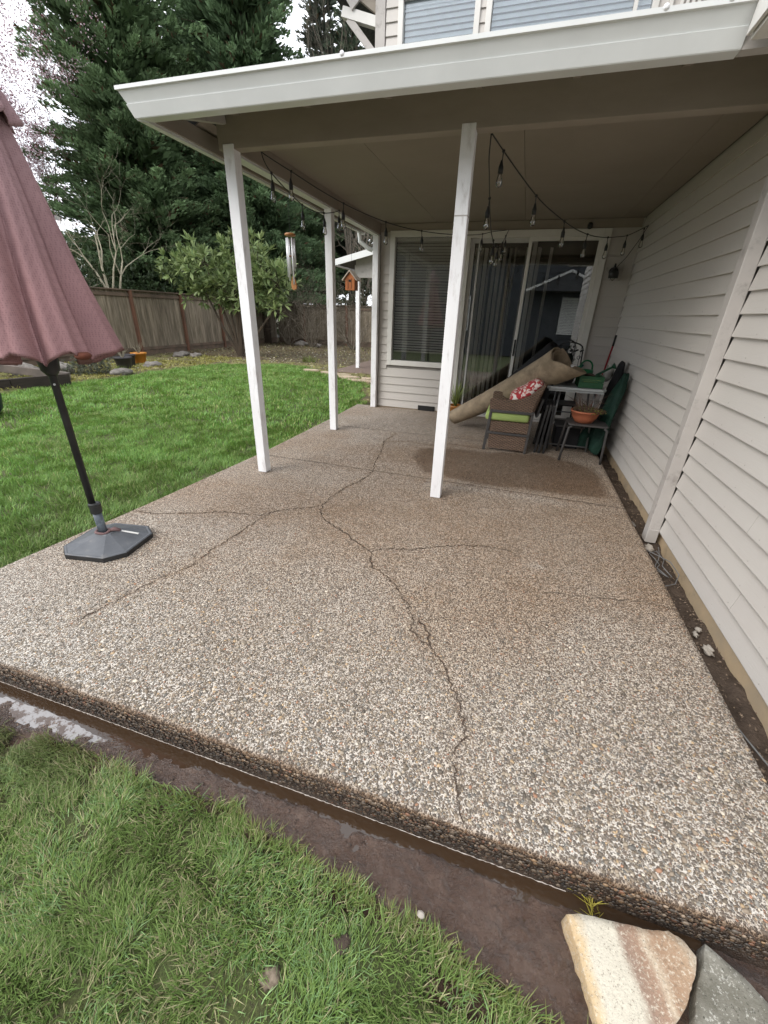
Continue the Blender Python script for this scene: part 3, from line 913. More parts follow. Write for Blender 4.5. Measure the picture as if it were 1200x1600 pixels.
# dark rooms behind the glass
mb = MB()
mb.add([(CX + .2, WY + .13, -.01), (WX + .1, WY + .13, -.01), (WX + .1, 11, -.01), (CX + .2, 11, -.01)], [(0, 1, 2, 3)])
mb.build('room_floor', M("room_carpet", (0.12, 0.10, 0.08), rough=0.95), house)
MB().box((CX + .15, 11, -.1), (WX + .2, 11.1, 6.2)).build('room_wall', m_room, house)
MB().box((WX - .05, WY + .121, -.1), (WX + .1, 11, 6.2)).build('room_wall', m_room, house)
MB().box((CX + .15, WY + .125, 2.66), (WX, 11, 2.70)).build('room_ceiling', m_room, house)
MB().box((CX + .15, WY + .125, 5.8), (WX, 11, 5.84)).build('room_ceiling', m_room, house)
# main roof and eave brackets up high
m_soff = M("eave_paint", (0.46, 0.43, 0.40), rough=0.7, bs=.1)
MB().add([(CX - .75, WY - .35, 5.25), (CX - .75, 16, 5.25), (CX + 3.2, 16, 7.0), (CX + 3.2, WY - .35, 7.0),
          (CX - .75, WY - .35, 5.40), (CX - .75, 16, 5.40), (CX + 3.2, 16, 7.15), (CX + 3.2, WY - .35, 7.15)],
         [(3, 2, 1, 0), (4, 5, 6, 7), (0, 1, 5, 4), (1, 2, 6, 5), (2, 3, 7, 6), (3, 0, 4, 7)]).build('roof', m_roof, house)
MB().bar((CX - .02, WY + .04, 4.78), (CX - .50, WY + .04, 4.93), .09, .10).build('eave_bracket', m_frame, house)
MB().bar((CX - .02, WY + .04, 4.45), (CX - .42, WY + .04, 4.86), .07, .08).build('eave_bracket', m_trim, house)
MB().bar((CX - .02, WY + .05, 4.90), (CX - .60, WY + .05, 5.28), .07, .09).build('eave_bracket', m_beam, house)
MB().bar((CX - .60, WY - .02, 5.35), (CX - .30, WY - .02, 4.95), .03, .14).build('eave_bracket', m_trim, house)
MB().add([(CX - .78, WY - .36, 5.18), (CX + 3.2, WY - .36, 6.93), (CX + 3.2, WY - .33, 6.93), (CX - .78, WY - .33, 5.18),
          (CX - .78, WY - .36, 5.42), (CX + 3.2, WY - .36, 7.17), (CX + 3.2, WY - .33, 7.17), (CX - .78, WY - .33, 5.42)],
         [(3, 2, 1, 0), (4, 5, 6, 7), (0, 1, 5, 4), (1, 2, 6, 5), (2, 3, 7, 6), (3, 0, 4, 7)]).build('rake_board', m_frame, house)
# crawl space vent
vt = MB().box((-1.53, WY - .031, .004), (-1.24, WY - .0275, .085)).build('floor_vent', m_black, house)
for k in range(4):
    MB().box((-1.53, WY - .037, .012 + k * .019), (-1.24, WY - .0315, .018 + k * .019)).build('louvre', m_black, vt)
# coach light on a plate
pl = MB().box((0.885, WY - .030, 1.96), (1.12, WY - .021, 2.24)).build('light_plate', m_trim, house, bevel=.002)
lf = MB().lathe((1.0, WY - .032, 2.06), [(.05, 0), (.055, .02), (.03, .03)], 12, (0, -1, 0))
lf.tube([(1.0, WY - .05, 2.06), (1.0, WY - .12, 2.14), (1.0, WY - .15, 2.08)], .012, 8)
lf.lathe((1.0, WY - .15, 1.98), [(.06, 0), (.062, .06), (.03, .11), (.01, .12)], 12)
lf.build('wall_lamp', m_black, pl, smooth=True)
MB().lathe((1.0, WY - .15, 1.95), [(.01, 0), (.028, .015), (.03, .04)], 10).build('lamp_bulb', m_bulb, pl, smooth=True)
MB().lathe((.60, WY - .06, 2.54), [(.01, 0), (.03, .01), (.035, .05), (.02, .07)], 10).box((.585, WY - .04, 2.55), (.615, WY - .02, 2.59)).build('door_sensor', m_black, house)
# upper storey bay right of the gutter, cut short so the wall stays bright
MB().box((.71, 2.50, 2.545), (WX - .002, 2.742, 3.6)).build('bay_stub', m_frame, house)
for k in range(7):
    MB().extr([(.705, 2.49, 2.56 + k * .125), (.690, 2.49, 2.56 + k * .125), (.690, 2.49, 2.565 + k * .125), (.700, 2.49, 2.683 + k * .125), (.7045, 2.49, 2.683 + k * .125)], (0, .251, 0)).build('siding_board', m_frame, house)

# ------------------------------------------------------------------ patio cover
cover = thing('patio_cover', (-.5, 4.8, 0), 'flat ceilinged patio roof with white gutter on four white posts against the house', 'patio roof')
posts = [(-2.287, 3.38, 2.555), (-.530, 3.385, 2.555), (-2.31, 5.17, 2.52), (-2.31, 6.865, 2.52)]
for i, (x, y, zt) in enumerate(posts):
    p = MB().box((x - .0445, y - .0445, 0.004), (x + .0445, y + .0445, zt)).build('post', m_post, cover, bevel=.004)
# band on the second post and staple marks
MB().box((-.530 - .0455, 3.385 - .0457, 2.075), (-.530 + .0455, 3.385 + .0455, 2.083)).build('post_seam', m_trim, cover)
MB().box((WX - .100, 3.272, -.07), (WX - .020, 3.362, 2.52)).build('wall_post', m_trim, cover, bevel=.005)
bk = MB().box((WX - .094, 3.262, -.068), (WX - .026, 3.2715, .04))
bk.build('post_bracket', m_trim, cover, bevel=.002)
MB().box((-2.375, 3.345, 2.525), (WX - .021, 3.435, 2.79)).build('beam', m_beam, cover, bevel=.004)
MB().box((-2.355, 3.4355, 2.525), (-2.265, WY - .036, 2.79)).build('beam', m_beam, cover, bevel=.004)
MB().box((-2.362, 3.436, 2.506), (-2.272, WY - .036, 2.5245)).build('beam_trim', m_gut, cover)
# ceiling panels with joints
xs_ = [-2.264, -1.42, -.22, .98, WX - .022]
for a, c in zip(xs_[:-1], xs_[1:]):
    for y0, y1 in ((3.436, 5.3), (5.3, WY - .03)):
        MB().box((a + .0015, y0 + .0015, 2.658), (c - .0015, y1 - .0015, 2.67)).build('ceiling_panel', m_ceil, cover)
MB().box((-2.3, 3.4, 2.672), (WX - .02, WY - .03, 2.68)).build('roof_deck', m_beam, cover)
# rafter tails, front and side, and corner hip rafter
for x in [-2.18, -1.62, -1.056, -.486, .059, .603]:
    MB().bar((x, 2.885, 2.632), (x, 3.344, 2.745), .04, .075).build('rafter_tail', m_beam, cover)
y = 3.9
while y < 6.9:
    MB().bar((-2.528, y, 2.632), (-2.357, y, 2.70), .04, .075).build('rafter_tail', m_beam, cover); y += .56
MB().bar((-2.50, 2.90, 2.62), (-2.30, 3.34, 2.70), .035, .07).build('hip_rafter', m_trim, cover)
# sheathing under the roof over the overhang, fascia boards
MB().extr([(-2.55, 2.87, 2.672), (-2.55, 3.344, 2.79), (-2.55, 3.344, 2.80), (-2.55, 2.87, 2.682)], (3.78, 0, 0)).build('roof_sheathing', m_beam, cover)
MB().extr([(-2.55, 3.3445, 2.674), (-2.356, 3.3445, 2.76), (-2.356, 3.3445, 2.77), (-2.55, 3.3445, 2.684)], (0, 3.6, 0)).build('roof_sheathing', m_beam, cover)
MB().box((-2.52, 2.862, 2.56), (.70, 2.882, 2.664)).build('fascia_board', m_beam, cover)
MB().box((-2.552, 2.862, 2.56), (-2.53, WY, 2.664)).build('fascia_board', m_beam, cover)
# gutter, mitred at the corner: (offset outward, z)
gp = [(-0.012, 2.541), (0.060, 2.541), (0.064, 2.545), (0.089, 2.604), (0.084, 2.607), (0.112, 2.660), (0.124, 2.663), (0.124, 2.682), (0.108, 2.684), (0.108, 2.672), (0.0, 2.672)]
def gutter(name, path, prof):
    """path: list of (x, y, ox, oy) where (ox, oy) is the outward direction scaled for the mitre"""
    mb = MB(); n = len(prof); vs = []
    for x, y, ox, oy in path:
        for o_, z_ in prof: vs.append((x + ox * o_, y + oy * o_, z_))
    fs = []
    for i in range(len(path) - 1):
        for k in range(n):
            fs.append((i * n + k, i * n + (k + 1) % n, (i + 1) * n + (k + 1) % n, (i + 1) * n + k))
    fs.append(tuple(range(n - 1, -1, -1))); fs.append(tuple((len(path) - 1) * n + k for k in range(n)))
    mb.add(vs, fs)
    return mb.build(name, m_gut, cover)
gutter('gutter', [(-2.520, 2.861, -1, -1), (.700, 2.861, 0, -1)], gp)
gutter('gutter', [(-2.553, 2.861, -1, -1), (-2.553, WY + .05, -1, 0)], [(a_ * .62, b_) for a_, b_ in gp])
for x, y_ in ((-1.13, 0), (.60, 0), (.36, 0)):
    MB().lathe((x, 2.745, 2.680), [(.006, 0), (.012, .004), (.012, .010), (.004, .014)], 10, (0, -1, 0)).build('gutter_screw', m_post, cover, smooth=True)
mb = MB(); mb.add([(-2.60, 2.79, 2.69), (WX, 2.79, 2.69), (WX, 6.63, 3.45), (WX, WY, 3.45), (-2.60, WY, 2.69),
                   (-2.60, 2.79, 2.684), (WX, 2.79, 2.684), (WX, 6.63, 3.43), (WX, WY, 3.43), (-2.60, WY, 2.684)],
                  [(0, 1, 2), (0, 2, 3, 4), (7, 6, 5), (9, 8, 7, 5), (0, 5, 6, 1), (4, 9, 5, 0)])
mb.build('roof_covering', m_roof, cover)
MB().box((.702, 2.80, 2.541), (WX - .02, 2.86, 2.544 + .13)).build('fascia_board', m_trim, cover)
# downspout elbow at the house corner
MB().tube([(-2.58, 6.85, 2.55), (-2.58, 6.88, 2.44), (-2.47, 6.93, 2.36), (-2.42, 6.98, 2.34)], .032, 8).build('downspout', m_gut, cover)

# ------------------------------------------------------------------ fences
def plank_fence(name, label, p0, p1, h, n_in, first_post, post_step, tint=None, hide=None):
    """n_in: inward normal (side with posts and rails)"""
    p0 = Vector((*p0, 0)); p1 = Vector((*p1, 0)); d = (p1 - p0); L = d.length; d.normalize(); n = Vector((*n_in, 0))
    f = thing(name, (p0.x, p0.y, -.1), label, 'fence')
    t = 0.0
    r = random.Random(int(L * 10))
    while t < L:
        w_ = .138
        c = p0 + d * (t + w_ / 2)
        top = h + r.uniform(-.012, .012)
        mb = MB(); mb.obox((c.x, c.y, (top + .02) / 2 + .06), d * (w_ / 2 - .002), n * .009, (0, 0, (top - .10) / 2))
        mb.build('plank', m_fence, f)
        t += .1405
    t = first_post
    while t < L:
        c = p0 + d * t + n * .055
        MB().obox((c.x, c.y, h / 2 - .03), d * .045, n * .045, (0, 0, h / 2 + .06)).build('post', m_fpost, f)
        t += post_step
    for zc, th, off in ((h - .10, .045, .03), (.16, .045, .03)):
        a = p0 + n * off; b_ = p1 + n * off
        MB().bar((a.x, a.y, zc), (b_.x, b_.y, zc), .035, th * 2).build('rail', m_frail, f)
    a = p0 + n * .02; b_ = p1 + n * .02
    MB().bar((a.x, a.y, h + .035), (b_.x, b_.y, h + .035), .14, .035).build('cap_rail', m_frail, f)
    a = p0 + n * .012; b_ = p1 + n * .012
    MB().bar((a.x, a.y, .0), (b_.x, b_.y, .0), .03, .22).build('kick_board', m_frail, f)
    return f
plank_fence('fence', 'weathered brown plank fence with reddish posts along the left garden bed', (-12.25, 1.2), (-12.25, 20.4), 1.87, (1, 0), 1.65, 2.2)
plank_fence('fence', 'far plank fence behind the bare shrubs and birdhouse', (-12.1, 20.4), (-1.0, 20.4), 1.72, (0, -1), 1.5, 2.3)

# ------------------------------------------------------------------ vegetation
def leaf_quads(C, D, Nn, L, W, cols):
    """rhombic leaves: centre C, length dir D, normal Nn, arrays"""
    S = np.cross(D, Nn); S /= np.linalg.norm(S, axis=1, keepdims=True) + 1e-9
    L = np.asarray(L)[:, None]; W = np.asarray(W)[:, None]
    up = np.cross(S, D)
    a = C - D * L * .5; b = C + S * W * .5 + up * W * .12; c = C + D * L * .5; d = C - S * W * .5 + up * W * .12
    n = len(C)
    V = np.stack([a, b, c, d], 1).reshape(-1, 3)
    F = np.arange(n * 4).reshape(n, 4)
    return V, F, np.repeat(cols, 4, 0)

def unit(v): return v / (np.linalg.norm(v, axis=-1, keepdims=True) + 1e-9)

def conifer(loc, H, R, n_bough, n_leaf, label, seed, z0=0.8, base=(0.118, 0.178, 0.086), droop=.16, taper=.75, size=.22, group='tall conifers behind the fence', gapf=0.0):
    r = np.random.default_rng(seed)
    t = thing('conifer_tree', loc, label, 'tree', group)
    x0, y0, zb = loc
    tr = MB(); tr.tube([(x0, y0, zb - .3), (x0 + .1, y0, zb + H * .4), (x0, y0 + .1, zb + H)], [R * .07, R * .04, .02], 8)
    tr.build('trunk', m_bark, t, smooth=True)
    zb_ = z0 + (H - z0) * r.random(n_bough) ** 1.25
    az = r.random(n_bough) * 2 * math.pi
    f = np.clip(1 - (zb_ / H), 0.02, 1) ** taper
    Lb = R * f * r.uniform(.72, 1.12, n_bough)
    lob = 1 + .18 * np.sin(az * 3 + zb_ * .9 + seed)
    Lb *= lob
    wgt = Lb ** 1.3; wgt /= wgt.sum()
    bi = r.choice(n_bough, n_leaf, p=wgt)
    s = 1 - (1 - .12) * r.random(n_leaf) ** 1.5 * 0.98           # along the bough, dense to the outside
    A = az[bi]; LL = Lb[bi]
    # side sprays of each bough fan outwards
    lat = (r.normal(0, 1, n_leaf)) * .14 * LL * (1.15 - s) + r.normal(0, .05, n_leaf)
    ex = np.stack([np.cos(A), np.sin(A), A * 0], 1); ey = np.stack([-np.sin(A), np.cos(A), A * 0], 1)
    tilt = r.uniform(-.02, .50, n_bough)[bi]
    zz = zb_[bi] + LL * s * tilt - droop * LL * s ** 2 + r.normal(0, .06, n_leaf) - np.abs(lat) * .35
    C = np.array([x0, y0, zb]) + ex * (LL * s)[:, None] + ey * lat[:, None]
    C[:, 2] += zz
    side = np.sign(lat)[:, None]
    D = unit(ex * .9 + ey * side * r.uniform(.2, .9, (n_leaf, 1)) + r.normal(0, .24, (n_leaf, 3)) + np.array([0, 0, .42]))
    Nn = unit(r.normal(0, .6, (n_leaf, 3)) + ex * .7 + np.array([0, 0, .8]))
    L = size * .85 * r.uniform(.5, 1.3, n_leaf); W = L * r.uniform(.26, .46, n_leaf)
    deep = s < .62; L[deep] *= 2.3; W[deep] *= 2.3
    bc = r.uniform(.65, 1.4, n_bough)[bi] * r.uniform(.75, 1.3, n_leaf)
    tipf = (s > .86) * r.uniform(0, .8, n_leaf)
    cols = np.array(base)[None] * bc[:, None] + tipf[:, None] * np.array([.045, .065, .03])
    brown = r.random(n_leaf) < .035
    cols[brown] = np.array([.08, .055, .03])
    V, F, cc = leaf_quads(C, D, Nn, L, W, cols)
    fast_mesh('crown', V, F, m_needle, cc, t)
    # visible inner branches
    br = MB()
    for i in r.choice(n_bough, min(n_bough, 70), replace=False):
        e = np.array([math.cos(az[i]), math.sin(az[i]), 0])
        p = [(x0, y0, zb + zb_[i])]
        for q in (.4, .8):
            pp = np.array([x0, y0, zb]) + e * Lb[i] * q; p.append((pp[0], pp[1], zb + zb_[i] + Lb[i] * q * .1 - droop * Lb[i] * q * q))
        br.tube(p, [.035, .022, .008], 4, cap=False)
    tag(br.build('branches', m_bark, t), kind='stuff')
    return t

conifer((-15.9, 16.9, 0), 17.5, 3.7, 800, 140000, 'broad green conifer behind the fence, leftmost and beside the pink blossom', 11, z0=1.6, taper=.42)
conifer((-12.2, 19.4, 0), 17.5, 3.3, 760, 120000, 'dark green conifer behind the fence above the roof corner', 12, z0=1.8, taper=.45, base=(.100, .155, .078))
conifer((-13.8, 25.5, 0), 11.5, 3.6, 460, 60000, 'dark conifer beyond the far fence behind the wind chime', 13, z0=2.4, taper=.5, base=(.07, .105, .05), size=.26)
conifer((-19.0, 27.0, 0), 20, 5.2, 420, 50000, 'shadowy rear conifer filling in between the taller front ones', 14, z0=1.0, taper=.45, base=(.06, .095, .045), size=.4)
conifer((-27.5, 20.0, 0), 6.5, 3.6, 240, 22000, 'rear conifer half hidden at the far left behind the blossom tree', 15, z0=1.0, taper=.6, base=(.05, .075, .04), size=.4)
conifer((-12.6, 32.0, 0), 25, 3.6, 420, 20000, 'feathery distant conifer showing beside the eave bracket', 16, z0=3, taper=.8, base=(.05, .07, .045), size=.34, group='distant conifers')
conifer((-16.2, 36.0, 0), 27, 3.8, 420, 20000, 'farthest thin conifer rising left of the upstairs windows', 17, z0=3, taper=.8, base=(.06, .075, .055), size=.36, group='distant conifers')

def branchy(mb, p, d, L, r0, depth, r, spread=.6, ratio=.72, up=.15, tips=None, sides=4, nseg=3, kids=(2, 3)):
    pts = [p]; rs = [r0]
    q = np.array(p, float); dd = np.array(d, float)
    for i in range(nseg):
        dd = dd + r.normal(0, .16, 3) + np.array([0, 0, up * .25]); dd /= np.linalg.norm(dd)
        q = q + dd * L / nseg; pts.append(tuple(q)); rs.append(r0 * (1 - .45 * (i + 1) / nseg))
    mb.tube(pts, rs, sides, cap=False)
    if tips is not None and depth <= 1:
        tips += [(np.array(x), dd.copy()) for x in pts[1:]]
    if depth == 0: return
    for k in range(r.integers(kids[0], kids[1] + 1)):
        j = r.integers(1, len(pts)) if k else len(pts) - 1
        nd = dd + r.normal(0, spread, 3); nd[2] += up
        nd /= np.linalg.norm(nd)
        branchy(mb, pts[j], nd, L * ratio * r.uniform(.8, 1.15), max(rs[j] * .68, .0025), depth - 1, r, spread, ratio, up, tips, sides if depth > 2 else 3, nseg, kids)

# blossom tree at the far left
bl = thing('blossom_tree', (-19.0, 13.6, 0), 'bare cherry tree in pale pink blossom at the top left', 'tree')
r_ = np.random.default_rng(5); mb = MB(); tips = []
mb.tube([(-19.0, 13.6, -.2), (-18.9, 13.7, 2.0)], [.22, .17], 8)
for k in range(9):
    a = k * .7 + .3
    branchy(mb, (-18.9, 13.7, 1.6 + .12 * k), (math.cos(a) * .55, math.sin(a) * .55, 1), 2.7, .085, 5, r_, .42, .80, .22, tips, 4, 3, (2, 3))
tag(mb.build('branches', m_twig, bl), kind='stuff')
T = np.array([t[0] for t in tips]); n = 42000
T = T[r_.integers(0, len(T), n)] + r_.normal(0, .13, (n, 3))
c = np.where(r_.random((n, 1)) < .7, np.array([[.74, .63, .66]]), np.array([[.50, .33, .38]])) * r_.uniform(.75, 1.15, (n, 1))
dk = r_.random(n) < .18; c[dk] = [.15, .05, .05]
V, F, cc = leaf_quads(T, unit(r_.normal(0, 1, (n, 3))), unit(r_.normal(0, 1, (n, 3))), r_.uniform(.04, .08, n), r_.uniform(.035, .07, n), c)
fast_mesh('blossom', V, F, m_petal, cc, bl)

# bare trees and thickets beyond the post gap
def bare(name, loc, label, seed, n, L, r0, depth, mat=None, lean=.5, spread=.5, up=.2, ratio=.75, cat='tree', group=None, stem=0.0, kids=(2, 3)):
    t = thing(name, loc, label, cat, group)
    r = np.random.default_rng(seed); mb = MB()
    z = loc[2]
    if stem: mb.tube([(loc[0], loc[1], z - .2), (loc[0] + .05, loc[1], z + stem)], [r0 * 1.6, r0 * 1.2], 7)
    for k in range(n):
        a = r.random() * 6.28
        l_ = lean * r.uniform(.3, 1)
        branchy(mb, (loc[0] + (0 if stem else .1 * math.cos(a)), loc[1], z + (stem * r.uniform(.75, 1) if stem else -.05)), (math.cos(a) * l_, math.sin(a) * l_, 1), L * r.uniform(.8, 1.15), r0 * r.uniform(.7, 1), depth, r, spread, ratio, up, None, 4, 3, kids)
    tag(mb.build('branches', mat or m_twig, t), kind='stuff')
    return t
bare('bare_tree', (-6.3, 22.5, 0), 'tall leafless tree with tangled grey twigs behind the birdhouse', 31, 6, 2.6, .09, 6, lean=.6, spread=.5, group='leafless trees', stem=1.6)
bare('bare_tree', (-8.6, 23.5, 0), 'leafless tree between the wind chime and the middle post', 32, 6, 2.6, .08, 6, lean=.6, spread=.5, group='leafless trees', stem=1.6)
bare('bare_tree', (-9.6, 24.0, 0), 'very tall thin leafless tree showing above the gutter beside the upper eave', 33, 6, 4.4, .08, 5, lean=.3, spread=.35, up=.5, group='leafless trees', stem=2.5)
bare('bare_tree', (-4.5, 25.0, 0), 'leafless tree behind the small rear porch roof', 34, 5, 2.4, .08, 5, lean=.6, group='leafless trees', stem=1.4)
bare('bare_shrub', (-9.3, 18.6, 0), 'dense dark leafless shrub against the far fence, left of the middle post', 35, 22, 1.15, .022, 4, lean=1.1, spread=.55, ratio=.78, up=.05, cat='shrub', group='leafless shrubs')
bare('bare_shrub', (-7.2, 18.4, 0), 'tangled leafless shrub behind the hanging birdhouse', 36, 22, 1.15, .022, 4, lean=1.1, spread=.55, ratio=.78, up=.05, cat='shrub', group='leafless shrubs')
bare('bare_shrub', (-10.9, 19.2, 0), 'leafless shrub in the fence corner right of the magnolia', 37, 16, 1.0, .02, 4, lean=1.0, spread=.55, ratio=.78, up=.05, cat='shrub', group='leafless shrubs')
bare('ornamental_tree', (-13.3, 11.9, 0.2), 'small pale barked leafless tree rising just behind the fence', 38, 4, 1.5, .045, 4, mat=m_twigp, lean=.7, spread=.5, ratio=.74, up=.1, cat='tree', stem=1.5)
bare('ornamental_tree', (-13.4, 10.2, 0.2), 'low pale twiggy bush poking above the fence beside the umbrella', 39, 8, .9, .02, 4, mat=m_twigp, lean=.9, spread=.6, ratio=.78, up=.05, cat='tree', stem=1.1)

# broad leaved evergreen shrub in front of the fence
def bushy(name, loc, label, cat, seed, blobs, n, L, W, c1, c2, stems=6, parent_mat=None, up=.5):
    t = thing(name, loc, label, cat)
    r = np.random.default_rng(seed)
    B = np.array(blobs, float); wv = B[:, 3] ** 2; wv /= wv.sum()
    nc = max(8, n // 9)
    bi = r.choice(len(B), nc, p=wv)
    u = unit(r.normal(0, 1, (nc, 3))); u[:, 2] = u[:, 2] * .85 + .08
    cen = B[bi, :3] + u * (B[bi, 3] * r.uniform(.45, 1.25, nc))[:, None]
    ci = r.integers(0, nc, n)
    out_ = unit(u[ci] * .8 + r.normal(0, .85, (n, 3)) + np.array([0, 0, .25]))
    C = cen[ci] + out_ * (L * .55)
    Nn = unit(r.normal(0, .5, (n, 3)) + np.array([0, 0, 1]))
    k = r.random((n, 1)); kk = r.uniform(.6, 1.25, nc)[ci][:, None]
    cols = (np.array(c1) * k + np.array(c2) * (1 - k)) * kk
    V, F, cc = leaf_quads(C, out_, Nn, L * r.uniform(.7, 1.2, n), W * r.uniform(.7, 1.2, n), cols)
    fast_mesh('crown', V, F, m_leaf, cc, t)
    mb = MB()
    for i in range(stems):
        b_ = B[r.integers(0, len(B))]
        mb.tube([(loc[0] + r.normal(0, .04), loc[1] + r.normal(0, .04), loc[2] - .1), tuple((np.array(loc) + b_[:3]) / 2 + r.normal(0, .06, 3)), tuple(b_[:3])], [.03 * L * 8, .02 * L * 8, .008 * L * 8], 5)
    for i in r.choice(nc, min(nc, 120), replace=False):
        b_ = B[bi[i]]
        mb.tube([tuple(b_[:3] + (cen[i] - b_[:3]) * .1), tuple(cen[i])], [.007 * L * 7, .003 * L * 7], 3, cap=False)
    tag(mb.build('stems', m_bark, t), kind='stuff')
    return t
bushy('magnolia_shrub', (-9.4, 13.2, -.05), 'large glossy green broad leaved shrub in front of the fence', 'shrub', 51,
      [(-10.9, 13.0, 2.55, .75), (-10.1, 12.8, 2.75, .7), (-9.2, 13, 2.8, .75), (-8.3, 13.0, 2.7, .75), (-7.6, 13, 2.2, .65), (-8.4, 12.8, 1.85, .6),
       (-9.3, 12.9, 1.85, .6), (-10.2, 12.8, 1.9, .5), (-7.6, 12.8, 1.6, .4), (-9.7, 13.3, 2.2, .8), (-8.6, 13.3, 2.3, .8), (-10.9, 13.0, 1.9, .45)],
      3800, .27, .09, (.13, .19, .07), (.26, .32, .13), 9)
# hedge mass between fence and conifers
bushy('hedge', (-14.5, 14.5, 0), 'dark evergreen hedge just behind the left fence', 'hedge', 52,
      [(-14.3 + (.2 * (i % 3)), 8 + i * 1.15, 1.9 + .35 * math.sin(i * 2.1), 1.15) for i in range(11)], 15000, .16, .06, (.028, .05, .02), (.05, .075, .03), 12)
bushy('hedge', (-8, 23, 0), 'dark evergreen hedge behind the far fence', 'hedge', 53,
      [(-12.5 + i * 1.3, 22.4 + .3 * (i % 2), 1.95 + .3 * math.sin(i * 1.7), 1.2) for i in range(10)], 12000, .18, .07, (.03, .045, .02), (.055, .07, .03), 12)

# ------------------------------------------------------------------ neighbouring houses
m_nsid = M("dark_grey_siding", (0.09, 0.10, 0.105), (0.07, 0.075, 0.08), 2, (1, 1, 14), rough=.8, bs=.3, bscale=8)
m_bsid = M("slate_siding", (0.075, 0.08, 0.085), (0.06, 0.065, 0.07), 2, rough=.7, bs=.1)
nb = thing('neighbour_house', (-24, 15, 0), 'dark grey neighbouring house with white window behind the umbrella', 'house')
MB().box((-30, 11, -.2), (-24.5, 19.0, 5.6)).build('wall', m_nsid, nb)
MB().add([(-24.0, 10.4, 5.5), (-24.0, 19.6, 5.5), (-27.2, 19.6, 7.4), (-27.2, 10.4, 7.4), (-30.5, 10.4, 5.5), (-30.5, 19.6, 5.5)], [(0, 1, 2, 3), (3, 2, 5, 4), (0, 3, 4), (1, 5, 2), (0, 4, 5, 1)]).build('roof', m_roof, nb)
MB().box((-24.05, 10.4, 5.32), (-23.98, 19.6, 5.5)).build('gutter', m_frame, nb)
for y0, y1, z0, z1 in ((17.4, 18.7, 2.7, 4.6), (13.4, 15.0, 2.8, 4.6)):
    wf = MB(); 
    for a in ((y0, z0, y0 + .1, z1), (y1 - .1, z0, y1, z1), (y0 + .1, z1 - .1, y1 - .1, z1), (y0 + .1, z0, y1 - .1, z0 + .1), ((y0 + y1) / 2 - .04, z0 + .1, (y0 + y1) / 2 + .04, z1 - .1)):
        wf.box((-24.5, a[0], a[1]), (-24.44, a[2], a[3]))
    f_ = wf.build('window', m_frame, nb)
    MB().box((-24.499, y0 + .1, z0 + .1), (-24.47, y1 - .1, z1 - .1)).build('pane', m_glassup, f_)
nb = thing('neighbour_shed', (-20, 23, 0), 'low dark outbuilding with pale roof edge glimpsed above the fence', 'shed')
MB().box((-22.4, 22.3, -.2), (-18.8, 25, 2.95)).build('wall', m_nsid, nb)
MB().add([(-22.8, 22.0, 2.9), (-18.5, 22.0, 2.9), (-18.5, 25.3, 2.9), (-22.8, 25.3, 2.9), (-22.0, 23.6, 3.6), (-19.3, 23.6, 3.6)], [(0, 1, 5, 4), (1, 2, 5), (2, 3, 4, 5), (3, 0, 4), (3, 2, 1, 0)]).build('roof', m_roof, nb)
MB().box((-22.8, 21.95, 2.86), (-18.5, 21.995, 2.97)).build('gutter', m_frame, nb)

# rear porch of the house
po = thing('rear_porch', (-3.9, 12.0, 0), 'small white edged porch roof on a white post at the rear of the house', 'porch')
MB().box((-4.95, 10.95, -.25), (CX - .03, 15.5, 0.0)).build('floor', M("porch_aggregate", (.22, .16, .13), (.15, .11, .09), 30, rough=.9, bs=.4), po, bevel=.01)
MB().box((-4.60, 11.95, 0.002), (-4.50, 12.05, 2.33)).build('post', m_post, po, bevel=.004)
MB().box((-4.62, 11.94, 2.33), (CX - .03, 12.06, 2.62)).build('beam', m_trim, po)
MB().extr([(-5.10, 11.55, 2.56), (-5.10, 11.55, 2.70), (CX - .03, 11.55, 3.35), (CX - .03, 11.55, 3.18)], (0, .05, 0)).build('fascia', m_gut, po)
MB().extr([(-4.6, 11.97, 2.62), (-4.6, 11.97, 2.80), (CX - .03, 11.97, 3.32), (CX - .03, 11.97, 2.62)], (0, .04, 0)).build('gable_panel', m_trim, po)
MB().extr([(-5.10, 11.601, 2.62), (-5.10, 11.601, 2.70), (CX - .03, 11.601, 3.35), (CX - .03, 11.601, 3.27)], (0, 4, 0)).build('roof', m_roof, po)
MB().box((-5.16, 11.5, 2.58), (-5.101, 15.6, 2.70)).build('gutter', m_gut, po)

# house behind the photographer, seen only as a reflection in the glass
rh = thing('opposite_house', (1.5, -9, 0), 'dark slate house with white blinds reflected in the sliding door', 'house')
MB().box((-9, -14, -.2), (6, -8.1, 4.4)).build('wall', m_bsid, rh)
for k in range(24):
    MB().box((-9.01, -8.1, .05 + k * .18), (6.01, -8.085, .07 + k * .18)).build('siding_board', m_bsid, rh)
for x0 in (1.40, -3.5):
    f_ = frame(x0, x0 + .85, .85, 2.35, -8.08, -8.04, .06).build('window', m_frame, rh)
    for k in range(22):
        MB().box((x0 + .06, -8.078, .93 + k * .063), (x0 + .79, -8.066, .975 + k * .063)).build('slat', m_blind, f_)
MB().box((-9.4, -8.1, 4.3), (6.4, -7.6, 4.45)).build('gutter', m_frame, rh)
MB().add([(-9.5, -7.6, 4.45), (6.5, -7.6, 4.45), (6.5, -11, 6.6), (-9.5, -11, 6.6), (-9.5, -14.4, 4.45), (6.5, -14.4, 4.45)], [(0, 1, 2, 3), (3, 2, 5, 4), (1, 5, 2), (0, 3, 4)]).build('roof', m_roof, rh)
